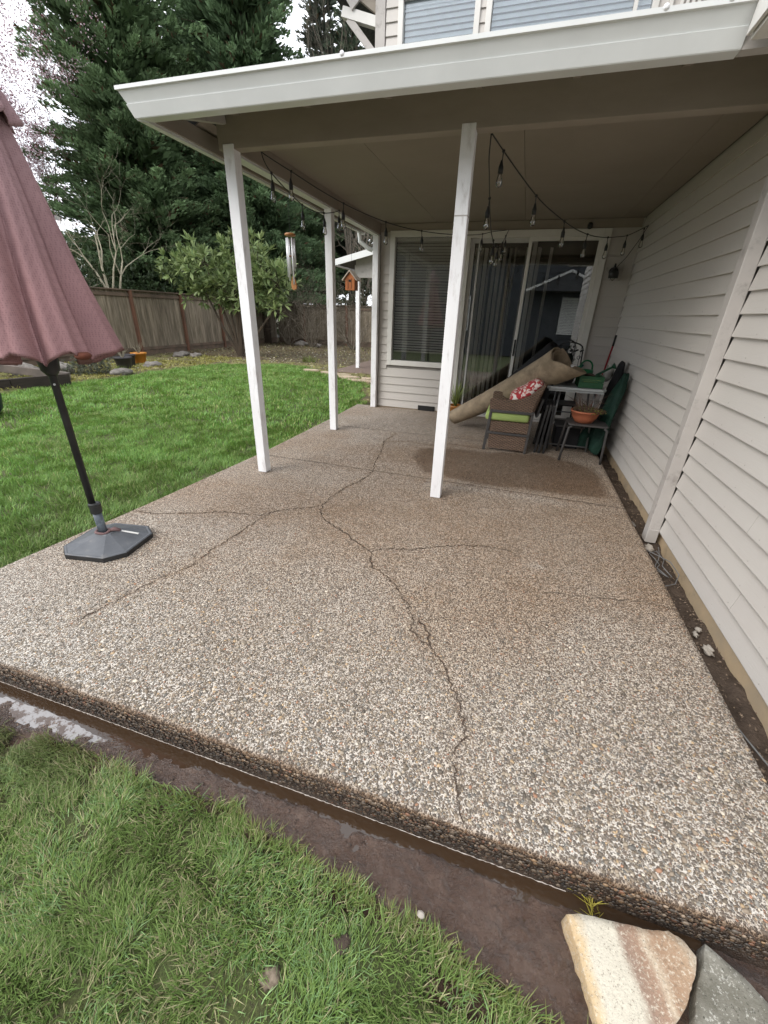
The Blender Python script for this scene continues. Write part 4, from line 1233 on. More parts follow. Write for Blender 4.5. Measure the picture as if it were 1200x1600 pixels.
ga = MB(); ga.add([(-.2, -7.0, 2.55), (3.1, -7.0, 2.55), (3.1, -8.0, 2.55), (-.2, -8.0, 2.55), (1.5, -7.0, 3.3), (1.5, -8.0, 3.3)], [(0, 1, 4), (1, 2, 5, 4), (0, 4, 5, 3), (3, 2, 1, 0)])
ga.build('porch_gable', m_roof, rh)
MB().bar((-.2, -6.98, 2.55), (1.5, -6.98, 3.3), .04, .09).bar((1.5, -6.98, 3.3), (3.1, -6.98, 2.55), .04, .09).build('gable_trim', m_frame, rh)

# ------------------------------------------------------------------ grass blades
def blades(name, x, y, z, h, wd, cols, label, lean=.7, seg=2, seed=1):
    r = np.random.default_rng(seed); n = len(x)
    az = vnoise(x, y, 86, 3.5, 3) * 14 + r.normal(0, 1.0, n)
    h = h * r.uniform(.6, 1.25, n); ln = lean * r.uniform(.15, 1.3, n)
    dx, dy = np.cos(az), np.sin(az); sx, sy = -dy, dx
    tw = r.uniform(-.6, .6, n); sx, sy = sx * np.cos(tw) - sy * np.sin(tw), sx * np.sin(tw) + sy * np.cos(tw)
    P = []
    for k, (t, ww) in enumerate(((0, 1.0), (.55, .85), (1, .12))):
        off = ln * h * t ** 1.6; zz = h * t * np.cos(ln * t * .8)
        for s_ in (-1, 1):
            P.append(np.stack([x + dx * off + s_ * sx * wd * ww * .5, y + dy * off + s_ * sy * wd * ww * .5, z + zz], 1))
    V = np.stack(P, 1).reshape(-1, 3)
    b = np.arange(n)[:, None] * 6
    F = np.concatenate([b + np.array([[0, 1, 3, 2]]), b + np.array([[2, 3, 5, 4]])], 0)
    c = np.repeat(cols, 6, 0)
    o = fast_mesh(name, V, F, m_grass, c)
    return tag(o, label, 'grass', kind='stuff')
def grass_cols(x, y, r, dry=.15):
    n = len(x)
    g1 = np.array([.10, .175, .040]); g2 = np.array([.20, .285, .085]); g3 = np.array([.36, .34, .19]); g4 = np.array([.13, .21, .085])
    k = r.random((n, 1)); c = g1 * k + g2 * (1 - k)
    nz_ = vnoise(x, y, 71, 1.5, 4); n2_ = vnoise(x, y, 72, 4.5, 3)
    yel = (r.random(n) < dry * (0.4 + 2.4 * np.clip(nz_ - .4, 0, 1) * 2)); c[yel] = g3 * r.uniform(.6, 1.2, (yel.sum(), 1))
    cool = r.random(n) < .25 * (n2_ > .5); c[cool] = g4 * r.uniform(.9, 1.8, (cool.sum(), 1))
    return c * (0.78 + .5 * n2_[:, None]) * r.uniform(.8, 1.2, (n, 1))
# near lawn in front of the trench
r_ = np.random.default_rng(81)
n = 185000
x = r_.uniform(-2.7, .75, n); y = r_.uniform(-.15, .72, n)
ge = grass_y(x)
clump = vnoise(x, y, 82, 14, 3); patch = vnoise(x, y, 83, 5, 3)
ok = (y < ge + .012) & (r_.random(n) < np.clip(.25 + (clump - .25) * 2.2, .12, 1)) & (r_.random(n) < np.clip((ge + .015 - y) / .05 + .2, 0, 1)) & ~((patch > .74) & (r_.random(n) < .8))
bald = (np.hypot(x + .36, y - .33) < .035) | (np.hypot(x + .62, y - .26) < .03) | (np.hypot(x + 1.62, y - .60) < .06)
ok &= ~(bald & (r_.random(n) < .9))
x, y = x[ok], y[ok]; ge = ge[ok]
c_ = grass_cols(x, y, r_, .16) * 1.22 * np.array([1.03, .99, 1.0])
edgef = np.clip(1 - (ge - y) / .06, 0, 1) * (r_.random(len(x)) < .5); c_ = c_ * (1 - edgef[:, None] * .6) + np.array([.22, .20, .06]) * edgef[:, None] * .6
leftb = np.clip((-x - 1.0) / .8, 0, 1)[:, None] * np.clip((y - .35) / .2, 0, 1)[:, None] * .55
c_ = c_ * (1 - leftb) + c_.mean(1, keepdims=True) * np.array([1.1, .95, .6]) * leftb * .8
blades('grass', x, y, np.full(len(x), -.085) + (clump[ok] - .5) * .01, .041, .0029, c_, 'short ragged lawn grass growing in front of the muddy trench', .9, seed=3)
# side lawn, density falls with distance
def side(n, x0, x1, y0, y1, h, wd, seed, lbl):
    r = np.random.default_rng(seed)
    x = r.uniform(x0, x1, n); y = r.uniform(y0, y1, n)
    m_, ins_ = lawn_mask(x, y)
    clump = vnoise(x, y, 84, 5, 3)
    ok = (m_ > .6) & (x < slab_left(y) + .02) & (r.random(n) < np.clip(.35 + (clump - .3) * 1.8, .15, 1)) & ((y > .8) | (x < -2.9))
    x, y, clump = x[ok], y[ok], clump[ok]
    z = -.075 + (vnoise(x, y, 41, 0.8, 4) - 0.5) * 0.05 * np.clip(np.hypot(x, y) / 4, 0.3, 1) - .004
    c = grass_cols(x, y, r, .10) * np.array([1.12, 1.28, .90])
    near = np.clip(1 - (np.hypot(x, y) - 2.8) / 2.5, 0, 1)[:, None]
    c = c * (1 - near * .35) + (c.mean(1, keepdims=True) * np.array([1.25, 1.35, .75])) * near * .35
    hh = h * (1 + .25 * (clump - .5))
    return blades('grass', x, y, z, hh, wd, c, lbl, .8, seed=seed + 1)
side(150000, -6.2, -2.6, .75, 5.0, .052, .0055, 91, 'green lawn grass beside the left slab edge and umbrella base')
side(130000, -9.6, -2.4, 4.8, 12.3, .06, .012, 93, 'green lawn grass farther back towards the garden bed')
side(26000, -9.6, -6.0, .75, 5.0, .06, .012, 95, 'green lawn grass at the far left below the timber edging')
# longer tufts at the bed edge and by the trench stones
def tuft(name, c, n, h, wd, col, label, seed, spread=.03, lean=.8, cat='grass tuft'):
    r = np.random.default_rng(seed)
    x = c[0] + r.normal(0, spread, n); y = c[1] + r.normal(0, spread, n)
    cols = np.array(col) * r.uniform(.7, 1.3, (n, 1))
    o = blades(name, x, y, np.full(n, c[2]), h, wd, cols, label, lean, seed=seed)
    del o['kind']; o['category'] = cat
    return o
tuft('grass_tuft', (.47, .735, -.125), 26, .07, .003, (.42, .36, .06), 'yellow grass tuft between the slab edge and the pale stone', 101, .015, 1.1)
tuft('grass_tuft', (-6.6, 12.9, -.05), 120, .22, .012, (.16, .20, .05), 'light green tuft in the bare bed behind the post', 102, .12)
tuft('grass_tuft', (-9.3, 8.1, -.05), 90, .2, .012, (.14, .19, .04), 'bright green tuft beside the umbrella pole in the bed', 103, .09)

# leaf litter, moss bits and gravel in the beds
r_ = np.random.default_rng(111)
def chips(name, x, y, z, size, cols, label, seed):
    r = np.random.default_rng(seed); n = len(x)
    C = np.stack([x, y, z], 1)
    D = unit(r.normal(0, 1, (n, 3)) * np.array([1, 1, .35])); Nn = unit(r.normal(0, .35, (n, 3)) + np.array([0, 0, 1]))
    V, F, cc = leaf_quads(C, D, Nn, size * r.uniform(.5, 1.5, n), size * r.uniform(.3, .9, n), cols)
    return tag(fast_mesh(name, V, F, m_chip, cc), label, 'litter', kind='stuff')
n = 16000
x = r_.uniform(-12.1, -2.6, n); y = r_.uniform(2, 20, n)
m_, _i = lawn_mask(x, y); ok = (m_ < .4); x, y = x[ok], y[ok]; n = len(x)
pal = np.array([[.30, .24, .14], [.16, .10, .06], [.40, .38, .22], [.10, .07, .05], [.24, .24, .07], [.5, .46, .38]])
c_ = pal[r_.choice(6, n, p=[.2, .27, .13, .2, .13, .07])] * r_.uniform(.6, 1.2, (n, 1))
gzc = -0.045 + (vnoise(x, y, 42, 2, 4) - 0.4) * 0.09
chips('leaf_litter', x, y, gzc + .012, .055, c_, 'brown leaf litter and pale bits over the garden bed', 112)
n = 9000
x = r_.uniform(-12, -8.9, n); y = r_.uniform(5, 12.5, n)
m_, _i = lawn_mask(x, y); ok = (m_ < .5) & (vnoise(x, y, 113, .9, 3) > .42); x, y = x[ok], y[ok]; n = len(x)
blades('moss', x, y, -0.045 + (vnoise(x, y, 42, 2, 4) - 0.4) * 0.09, .05, .022, np.array([.33, .31, .09]) * r_.uniform(.5, 1.3, (n, 1)), 'yellow green moss and low ground cover along the fence bed', .9, seed=114)
# bits in the mud and soil strip
n = 700
x = r_.uniform(-1.9, 1.1, n); y = r_.uniform(.5, .72, n); ok = y > grass_y(x) - .01; x, y = x[ok], y[ok]; n = len(x)
tq = np.clip((y - grass_y(x)) / np.maximum(0.76 - grass_y(x), 0.02), 0, 1)
z = -0.070 - 0.058 * tq ** .8 + (vnoise(x, y, 51, 9, 5) - .5) * .034 + .003
chips('mud_litter', x, y, z, .008, np.array([.20, .14, .10]) * r_.uniform(.4, 1.6, (n, 1)), 'small bits of straw and grit on the wet mud', 115)
n = 1800
x = r_.uniform(1.085, 1.26, n); y = r_.uniform(.8, 6.9, n)
chips('soil_litter', x, y, -0.10 + (vnoise(x, y, 61, 7, 5) - 0.5) * 0.07 + .005, .014, np.array([.20, .15, .11]) * r_.uniform(.25, 1.5, (n, 1)), 'crumbs and bark bits in the soil strip by the foundation', 116)

n = 420
r_ = np.random.default_rng(404)
x = r_.uniform(-1.5, 1.0, n); y = r_.uniform(.50, .70, n); ok = y > grass_y(x) + .01; x, y = x[ok], y[ok]; n = len(x)
tq = np.clip((y - grass_y(x)) / np.maximum(0.775 - grass_y(x), 0.02), 0, 1)
z = -0.070 - 0.030 * np.clip(tq * 1.6, 0, 1) ** .8 + (vnoise(x, y, 51, 9, 5) - .5) * .034 - .002
rad = np.clip(r_.lognormal(math.log(.0032), .55, n), .0015, .012)
jn = 1 + .25 * r_.normal(0, 1, (n, len(icv)))
PV = np.stack([x[:, None] + icv[None, :, 0] * rad[:, None] * jn, y[:, None] + icv[None, :, 1] * rad[:, None] * jn, z[:, None] + icv[None, :, 2] * rad[:, None] * .7 * jn], 2).reshape(-1, 3)
PF = (icf[None] + (np.arange(n) * len(icv))[:, None, None]).reshape(-1, 3)
tag(fast_mesh('mud_crumbs', PV, PF, m_mud, None, smooth=True), 'small clods and crumbs scattered over the wet mud', 'mud', kind='stuff')
# ------------------------------------------------------------------ umbrella
ux, uy = -2.50, 1.74
m_can, nt, b = newmat("dusty_rose_canopy_fabric")
v = coords(nt, (1, 1, 1), False)
col = ramp(nt, noise(nt, v, 3, 5), [(0.3, (0.36, 0.205, 0.205)), (0.7, (0.29, 0.165, 0.168))])
tcg = nt.nodes.new("ShaderNodeTexCoord")
sepz = N(nt, "ShaderNodeSeparateXYZ"); nt.links.new(tcg.outputs['Object'], sepz.inputs[0])
col = mixc(nt, rfac(nt, sepz.outputs[2], 1.5, 2.3, 0, .45), col, (0.25, 0.20, 0.22))
vo = N(nt, "ShaderNodeTexVoronoi"); vo.inputs['Scale'].default_value = 100; vo.inputs['Randomness'].default_value = .25
nt.links.new(v, vo.inputs['Vector'])
col = mixc(nt, rfac(nt, vo.outputs['Distance'], .1, .5, .45, 0), col, (0.12, 0.055, 0.06))
nt.links.new(col, b.inputs['Base Color']); b.inputs['Roughness'].default_value = .85
b.inputs['Specular IOR Level'].default_value = .2
bump(nt, b, vo.outputs['Distance'], .5, .002)
m_rust = M("rust_lining", (0.16, 0.05, 0.025), (0.09, 0.03, 0.02), 12, rough=.9)
m_ubase = M("grey_plastic_base", (0.115, 0.12, 0.13), (0.085, 0.09, 0.10), 7, rough=.5, bs=.2, bscale=90, dirt=(0.2, 0.19, 0.18), dirtscale=11)
m_utube = M("worn_blue_grey_tube", (0.16, 0.19, 0.22), (0.09, 0.105, 0.125), 18, rough=.45, lo=.45, hi=.55)
um = thing('patio_umbrella', (ux, uy, 0.004), 'closed dusty rose patio umbrella on a dark pole at the left slab edge', 'umbrella')
mb = MB(); mb.tube([(ux, uy, .30), (ux, uy, 2.55)], .0205, 14); mb.build('pole', m_black, um, smooth=True)
MB().lathe((ux, uy, 1.10), [(.024, 0), (.046, .03), (.052, .08), (.052, .14), (.03, .16)], 16).build('runner_hub', m_black, um, smooth=True)
MB().lathe((ux + .018, uy - .016, 1.055), [(.006, 0), (.006, .006)], 8, (.7, -.7, 0)).build('pole_screw', m_chrome, um)
# collapsed canopy: 8 ribs, folds hang between them, hem scalloped
nth, nz = 256, 60
th = np.linspace(0, 2 * np.pi, nth, endpoint=False)
Zs = np.linspace(0, 1, nz)
r_ = np.random.default_rng(121)
VV = []
ph = np.array([0.10, -.05, .12, 0, -.1, .06, 0.03, -.08])
for k in range(nz):
    t = Zs[k]                                     # 0 top 1 hem
    z = 2.40 - t * 1.20
    R = np.interp(t, [0, .08, .2, .4, .65, .85, 1], [.06, .085, .13, .185, .25, .315, .36])
    seg = (th / (2 * np.pi) * 8 + .30)
    fr = seg - np.floor(seg); i8 = np.floor(seg).astype(int) % 8
    u_ = np.abs(fr - .5) * 2                       # 1 at rib, 0 mid gap
    fold = np.clip(1 - u_, 0, 1)
    dep = (.12 + .30 * np.minimum(t * 1.4, 1)) * (1 + .3 * np.sin(i8 * 2.3))
    rr = R * (1 - dep * fold ** 1.5 + .05 * t * np.sin(th * 24 + ph[i8] * 20) + .02 * np.sin(th * 11 + 2 * t))
    rr *= 1 + .05 * np.sin(i8 * 1.7)
    tw = th + .10 * np.sin(seg * 2 * np.pi) * t + .05 * np.sin(t * 5 + i8)
    zz = z + (.032 + .02 * np.sin(i8 * 2.7)) * t ** 3 * np.cos(2 * np.pi * fr) + .02 * t ** 2 * np.sin(i8 * 3.1)
    VV.append(np.stack([ux + rr * np.cos(tw), uy + rr * np.sin(tw), zz], 1))
# hem turned in
last = VV[-1].copy(); c0 = np.array([ux, uy, 0]); inn = c0 + (last - c0) * np.array([.93, .93, 1]); inn[:, 2] += .02; VV.append(inn)
VV = np.concatenate(VV)
I = np.arange((nz + 1) * nth).reshape(nz + 1, nth)
J = np.roll(I, -1, 1)
F = np.stack([I[:-1].ravel(), I[1:].ravel(), J[1:].ravel(), J[:-1].ravel()], 1)
can = fast_mesh('canopy', VV, F, m_can, None, um, smooth=True)
sm_ = can.modifiers.new('solid', 'SOLIDIFY'); sm_.thickness = .0025
# vent cap ruffle on top
nz2 = 16; VV = []
for k in range(nz2):
    t = k / (nz2 - 1); z = 2.52 - t * .31
    R = .03 + .13 * t ** .8
    rr = R * (1 + .14 * t * np.sin(8 * th + 1) + .05 * t * np.sin(19 * th))
    VV.append(np.stack([ux + rr * np.cos(th), uy + rr * np.sin(th), z + .02 * t * np.sin(8 * th)], 1))
VV = np.concatenate(VV); I = np.arange(nz2 * nth).reshape(nz2, nth); J = np.roll(I, -1, 1)
F = np.stack([I[:-1].ravel(), I[1:].ravel(), J[1:].ravel(), J[:-1].ravel()], 1)
vc = fast_mesh('vent_cap', VV, F, m_can, None, um, smooth=True); sm_ = vc.modifiers.new('solid', 'SOLIDIFY'); sm_.thickness = .0025
MB().lathe((ux, uy, 2.52), [(.03, 0), (.03, .02), (.015, .06), (.02, .08), (.008, .10)], 12).build('finial', m_black, um, smooth=True)
for k in range(8):
    a = 2 * math.pi * (k + .70) / 8
    R1 = .30
    MB().tube([(ux + .05 * math.cos(a), uy + .05 * math.sin(a), 2.38), (ux + R1 * .88 * math.cos(a), uy + R1 * .88 * math.sin(a), 1.27)], .006, 5).build('rib', m_black, um)
MB().blob((ux + .335, uy - .05, 1.225), (.03, .045, .02), 3, .2, 2).build('pocket_lining', m_rust, um, smooth=True)
# stand
cz = .004
def octa(sx, sy, ch, rot):
    p = [(-sx, -sy + ch), (-sx + ch, -sy), (sx - ch, -sy), (sx, -sy + ch), (sx, sy - ch), (sx - ch, sy), (-sx + ch, sy), (-sx, sy - ch)]
    ca, sa = math.cos(rot), math.sin(rot)
    return [(ux + .03 + x * ca - y * sa, uy + .02 + x * sa + y * ca) for x, y in p]
rot = math.radians(10)
base = MB()
rings = [(octa(.222, .222, .092, rot), cz), (octa(.222, .222, .092, rot), cz + .028), (octa(.215, .215, .09, rot), cz + .033), (octa(.207, .207, .087, rot), cz + .031), (octa(.055, .055, .02, rot), cz + .088), (octa(.05, .05, .02, rot), cz + .094)]
vs = [(x, y, z_) for rg, z_ in rings for x, y in rg]
fs = [(i * 8 + k, i * 8 + (k + 1) % 8, (i + 1) * 8 + (k + 1) % 8, (i + 1) * 8 + k) for i in range(5) for k in range(8)] + [tuple(range(7, -1, -1)), tuple(40 + k for k in range(8))]
base.add(vs, fs)
bs_ = base.build('stand_base', m_ubase, um, bevel=.002)
MB().prism(octa(.225, .225, .093, rot), cz - .002, cz + .0272).build('base_rim', m_black, bs_)
tx, ty = ux + .015, uy + .005
MB().tube([(tx, ty, cz + .09), (tx - .003, ty, cz + .245)], .0265, 16).build('stand_tube', m_utube, um, smooth=True)
cl = MB().lathe((tx - .003, ty, cz + .235), [(.031, 0), (.034, .006), (.034, .05), (.036, .052), (.036, .066), (.026, .072)], 18)
cl.build('collar', m_black, um, smooth=False)
m_strap = M("mauve_strap", (0.20, 0.12, 0.115), (0.14, 0.085, 0.085), 20, rough=.8)
st = thing('tie_strap', (tx, ty, .1), 'mauve brown tie strap knotted around the umbrella stand', 'strap')
mb = MB(); mb.tube([(tx + .045 * math.cos(a), ty + .04 * math.sin(a) , .103 + .004 * math.sin(3 * a)) for a in [i * math.pi / 8 for i in range(-10, 5)]], .0085, 6)
mb.tube([(tx + .04, ty + .02, .105), (tx + .07, ty + .03, .118), (tx + .10, ty + .045, .105)], [.01, .016, .010], 6)
mb.build('strap_loop', m_strap, st, smooth=True)
MB().obox((tx + .145, ty + .075, .0835), (.045, .022, -.014), (-.004, .008, 0), (0.0003, 0, .001)).build('white_buckle_tape', m_frame, st)

# ------------------------------------------------------------------ string lights
def strandobj(label, pts, bulbs, loc):
    t = thing('string_light', loc, label, 'string lights', 'festoon strands under the patio roof')
    P = [Vector(p) for p in pts]
    # smooth curve through points
    fine = []
    for i in range(len(P) - 1):
        p0 = P[max(i - 1, 0)]; p1 = P[i]; p2 = P[i + 1]; p3 = P[min(i + 2, len(P) - 1)]
        for k in range(4):
            s_ = k / 4
            fine.append(.5 * ((2 * p1) + (p2 - p0) * s_ + (2 * p0 - 5 * p1 + 4 * p2 - p3) * s_ ** 2 + (3 * p1 - p0 - 3 * p2 + p3) * s_ ** 3))
    fine.append(P[-1])
    MB().tube(fine, .0042, 6).build('cable', m_black, t, smooth=True)
    for (bx, by, bz) in bulbs:
        tl = random.uniform(-.06, .06); dx, dy = math.sin(tl) * .1, random.uniform(-.01, .01)
        so = MB(); so.blob((bx, by, bz), (.012, .012, .012), 1, 0, 1)
        so.tube([(bx, by, bz), (bx + dx * .5, by + dy, bz - .05)], .004, 5)
        so.lathe((bx + dx, by + dy, bz - .118), [(.0165, 0), (.0165, .035), (.010, .055), (.006, .072)], 10)
        s_ = so.build('socket', m_black, t, smooth=True)
        bo = MB().lathe((bx + dx * 1.1, by + dy, bz - .193), [(.003, 0), (.014, .003), (.0215, .016), (.0225, .028), (.017, .05), (.0125, .075)], 12, cap=False)
        bb = bo.build('bulb', m_bulb, t, smooth=True)
        MB().tube([(bx + dx * 1.1, by + dy, bz - .125), (bx + dx * 1.1, by + dy, bz - .165)], .0025, 4).build('filament', m_frame, bb)
    return t
S1 = [(-2.075, 3.44, 2.524), [-2.023, 3.498, 2.494], [-1.95, 3.653, 2.456], [-1.827, 3.912, 2.39], [-1.714, 4.154, 2.342], [-1.6, 4.394, 2.308], [-1.475, 4.661, 2.285], [-1.362, 4.901, 2.279], [-1.23, 5.181, 2.287], [-1.021, 5.625, 2.321], [-0.758, 6.183, 2.393], [-0.597, 6.524, 2.476], [-0.45, 6.91, 2.55]]
S2 = [(-2.076, 3.44, 2.524), [-2.084, 3.487, 2.483], [-2.092, 3.593, 2.439], [-2.112, 3.849, 2.391], [-2.137, 4.179, 2.35], [-2.159, 4.46, 2.354], [-2.181, 4.745, 2.392], [-2.203, 5.026, 2.449], [-2.25, 5.315, 2.521]]
S3 = [[-0.399, 3.44, 2.524], [-0.4, 3.47, 2.415], [-0.401, 3.6, 2.358], [-0.402, 3.816, 2.266], [-0.404, 4.043, 2.188], [-0.405, 4.332, 2.124], [-0.408, 4.9, 2.11], [-0.41, 5.7, 2.22], [-.415, 6.3, 2.38], [-.42, 6.91, 2.55]]
S4 = [[-0.395, 3.44, 2.524], [-0.319, 3.562, 2.466], [-0.207, 3.785, 2.394], [-0.076, 4.049, 2.319], [0.047, 4.295, 2.273], [0.183, 4.566, 2.238], [0.304, 4.808, 2.218], [0.433, 5.066, 2.215], [0.554, 5.307, 2.228], [0.68, 5.56, 2.257], [0.805, 5.81, 2.297], [0.937, 6.074, 2.345], [1.078, 6.355, 2.428], [1.225, 6.60, 2.52]]
strandobj('black bulb string from the front left post across to the window', S1, [S1[2], S1[4], S1[6], S1[8], (-.88, 5.92, 2.36), (-.70, 6.31, 2.42)], (-1.3, 5.2, 2.5))
strandobj('short black bulb string looping along the left beam to the middle post', S2, [S2[2], S2[4], S2[6], S2[8]], (-2.15, 4.4, 2.5))
strandobj('black bulb string running straight back from behind the second post', S3, [S3[3], (-.406, 4.6, 2.11), (-.408, 5.3, 2.155), (-.41, 5.9, 2.27), (-.415, 6.4, 2.41)], (-.4, 5, 2.5))
strandobj('long black bulb string sagging from the second post to the right wall', S4, [S4[1], S4[3], S4[5], S4[7], S4[9], S4[11], (1.17, 6.50, 2.47)], (.4, 5, 2.5))
cb = thing('power_cable', (1.1, 6.8, 2.3), 'black cable dropping from the string end to the wall lamp', 'cable')
MB().tube([(1.225, 6.60, 2.52), (1.19, 6.72, 2.40), (1.11, 6.86, 2.22), (1.02, 6.88, 2.10), (1.0, 6.87, 2.07)], .0042, 6).build('cable', m_black, cb, smooth=True)

# ------------------------------------------------------------------ hanging things under the left eave
m_wood = M("varnished_wood", (0.42, 0.19, 0.06), (0.30, 0.12, 0.035), 6, (3, 3, .6), rough=.4, bs=.1)
m_bhw = M("orange_cedar", (0.42, 0.135, 0.035), (0.30, 0.09, 0.025), 5, (6, 6, .6), rough=.6, bs=.2)
m_bhr = M("pale_birdhouse_roof", (0.50, 0.42, 0.34), (0.38, 0.31, 0.25), 6, rough=.7, bs=.2)
wx, wy, wz = -2.52, 4.62, 2.19
wc = thing('wind_chime', (wx, wy, wz), 'wind chime with silver tubes and a wooden sail under the left eave', 'wind chime')
MB().tube([(wx, wy, 2.54), (wx, wy, wz + .01)], .0015, 4).build('hanging_cord', m_iron, wc)
MB().lathe((wx, wy, wz - .012), [(.05, 0), (.058, .006), (.058, .016), (.045, .026), (.01, .030)], 20).build('top_disc', m_wood, wc, smooth=True)
for k in range(6):
    a = k * math.pi / 3 + .3; L = .26 + .034 * k
    x, y = wx + .042 * math.cos(a), wy + .042 * math.sin(a)
    MB().tube([(x, y, wz - .03), (x, y, wz - .03 - L)], .0085, 10).build('chime_tube', m_chrome, wc, smooth=True)
MB().tube([(wx, wy, wz - .01), (wx + .01, wy, wz - .38)], .0012, 4).build('centre_cord', m_iron, wc)
MB().lathe((wx, wy, wz - .2), [(.022, 0), (.025, .005), (.022, .012)], 14).build('striker', m_wood, wc)
MB().extr([(wx + .01, wy, wz - .36), (wx - .022, wy, wz - .44), (wx - .018, wy, wz - .50), (wx + .01, wy, wz - .515), (wx + .04, wy, wz - .50), (wx + .044, wy, wz - .46)], (.003, .009, 0)).build('sail', m_wood, wc)

hx, hy, hz = -2.50, 6.33, 1.76
bh = thing('birdhouse', (hx, hy, hz), 'orange wooden birdhouse with pale gabled roof hanging under the left eave', 'birdhouse')
w2 = .072
MB().add([(hx - w2, hy - .07, hz), (hx + w2, hy - .07, hz), (hx + w2, hy - .07, hz + .15), (hx, hy - .07, hz + .225), (hx - w2, hy - .07, hz + .15),
          (hx - w2, hy + .07, hz), (hx + w2, hy + .07, hz), (hx + w2, hy + .07, hz + .15), (hx, hy + .07, hz + .225), (hx - w2, hy + .07, hz + .15)],
         [(0, 1, 2, 3, 4), (9, 8, 7, 6, 5), (0, 5, 6, 1), (1, 6, 7, 2), (2, 7, 8, 3), (3, 8, 9, 4), (4, 9, 5, 0)]).build('box', m_bhw, bh, bevel=.002)
MB().bar((hx - .105, hy, hz + .130), (hx + .003, hy, hz + .245), .19, .014, up=(0, 1, 0)).build('roof_panel', m_bhr, bh)
for o_ in list(bh.children)[-1:]:
    bpy.data.objects.remove(o_)
def roofp(sx):
    a = Vector((hx + sx * .108, 0, hz + .118)); c = Vector((hx, 0, hz + .238))
    n_ = Vector((sx * .72, 0, .69)) * .013
    poly = [(a.x, hy - .095, a.z), (c.x, hy - .095, c.z), (c.x + (0), hy - .095, c.z + .018), (a.x + n_.x, hy - .095, a.z + n_.z)]
    return MB().extr(poly, (0, .19, 0))
roofp(-1).build('roof_panel', m_bhr, bh); roofp(1).build('roof_panel', m_bhr, bh)
MB().lathe((hx, hy - .071, hz + .12), [(.018, 0), (.018, .002)], 12, (0, -1, 0)).build('entrance_hole', m_dark, bh)
MB().box((hx - .030, hy - .074, hz + .02), (hx - .026, hy - .0705, hz + .15)).build('door_slot', m_dark, bh)
MB().box((hx + .026, hy - .074, hz + .02), (hx + .030, hy - .0705, hz + .15)).build('door_slot', m_dark, bh)
MB().tube([(hx, hy, hz + .235), (hx, hy, 2.545)], .0015, 4).build('hanging_cord', m_iron, bh)
MB().lathe((hx, hy, hz - .05), [(.004, 0), (.012, .02), (.012, .049)], 8).build('clapper', m_black, bh)

# ------------------------------------------------------------------ pile at the back right of the patio
# rolled rug
m_rug = M("beige_rug_backing", (0.36, 0.28, 0.19), (0.22, 0.17, 0.115), 7, rough=.95, bs=.5, bscale=220, dirt=(0.13, 0.10, 0.07), dirtscale=5)
rug = thing('rolled_rug', (-.78, 6.1, .004), 'large rolled beige rug propped diagonally across the patio door', 'rug')
a0 = Vector((-.80, 6.12, .125)); a1 = Vector((.50, 5.38, 1.03)); ax = (a1 - a0).normalized()
e1 = ax.cross(Vector((0, 0, 1))).normalized(); e2 = e1.cross(ax)
nt_, nl = 84, 26; turns = 2.15; VV = []
for i in range(nl):
    t = i / (nl - 1)
    Rr = np.interp(t, [0, .35, .7, .9, 1.0], [.112, .145, .185, .215, .240])
    for j in range(nt_):
        q = j / (nt_ - 1); an = q * turns * 2 * math.pi + 2.2
        rad = Rr * (1 - .34 * q)
        ext = t + (0.12 * max(0, math.cos(an - 4.9)) ** .7 * (q < .5) - .02) * t ** 7
        sag = -.012 * math.sin(math.pi * t)
        p = a0 + (a1 - a0) * ext + e1 * math.cos(an) * rad + e2 * math.sin(an) * rad * .93 + Vector((0, 0, sag))
        VV.append(tuple(p))
fs = [(i * nt_ + j, i * nt_ + j + 1, (i + 1) * nt_ + j + 1, (i + 1) * nt_ + j) for i in range(nl - 1) for j in range(nt_ - 1)]
mb = MB(); mb.add(VV, fs); o = mb.build('rug_roll', m_rug, rug, smooth=True)
sm_ = o.modifiers.new('solid', 'SOLIDIFY'); sm_.thickness = .009
# black rolled mat behind
mat_ = thing('rolled_mat', (0.2, 6.3, .9), 'black rolled mat lying behind the beige rug against the door', 'mat')
MB().tube([(-.05, 6.45, .62), (.2, 6.3, .88), (.43, 6.15, 1.12)], [.10, .115, .12], 16).build('mat_roll', m_blackf, mat_, smooth=True)

# wicker armchair, seen from its side
def wicker():
    m, nt, b = newmat("brown_wicker")
    v = coords(nt, (1, 1, 1), False)
    sp = N(nt, "ShaderNodeSeparateXYZ"); nt.links.new(v, sp.inputs[0])
    xy = math_(nt, 'ADD', sp.outputs[0], sp.outputs[1])
    zc = math_(nt, 'MULTIPLY', sp.outputs[2], 2 * math.pi / .028)
    rowp = math_(nt, 'ABSOLUTE', math_(nt, 'SINE', zc))
    row = math_(nt, 'FLOOR', math_(nt, 'MULTIPLY', sp.outputs[2], 1 / .014))
    par = math_(nt, 'MULTIPLY', math_(nt, 'MODULO', row, 2.0), math.pi)
    col_ = math_(nt, 'SINE', math_(nt, 'ADD', math_(nt, 'MULTIPLY', xy, 2 * math.pi / .05), par))
    h = math_(nt, 'MULTIPLY', rowp, math_(nt, 'ADD', math_(nt, 'MULTIPLY', col_, .5), .55))
    c = ramp(nt, noise(nt, coords(nt, (1, 1, 8), False), 14, 4), [(.3, (.26, .165, .11)), (.7, (.14, .09, .06))])
    c = mixc(nt, rfac(nt, h, .05, .5, .75, 0), c, (.03, .018, .012))
    nt.links.new(c, b.inputs['Base Color']); b.inputs['Roughness'].default_value = .5
    bump(nt, b, h, .8, .006)
    return m
m_wick = wicker()
m_green = M("lime_cushion", (0.36, 0.46, 0.15), (0.31, 0.40, 0.13), 4, rough=.9, bs=.3, bscale=150)
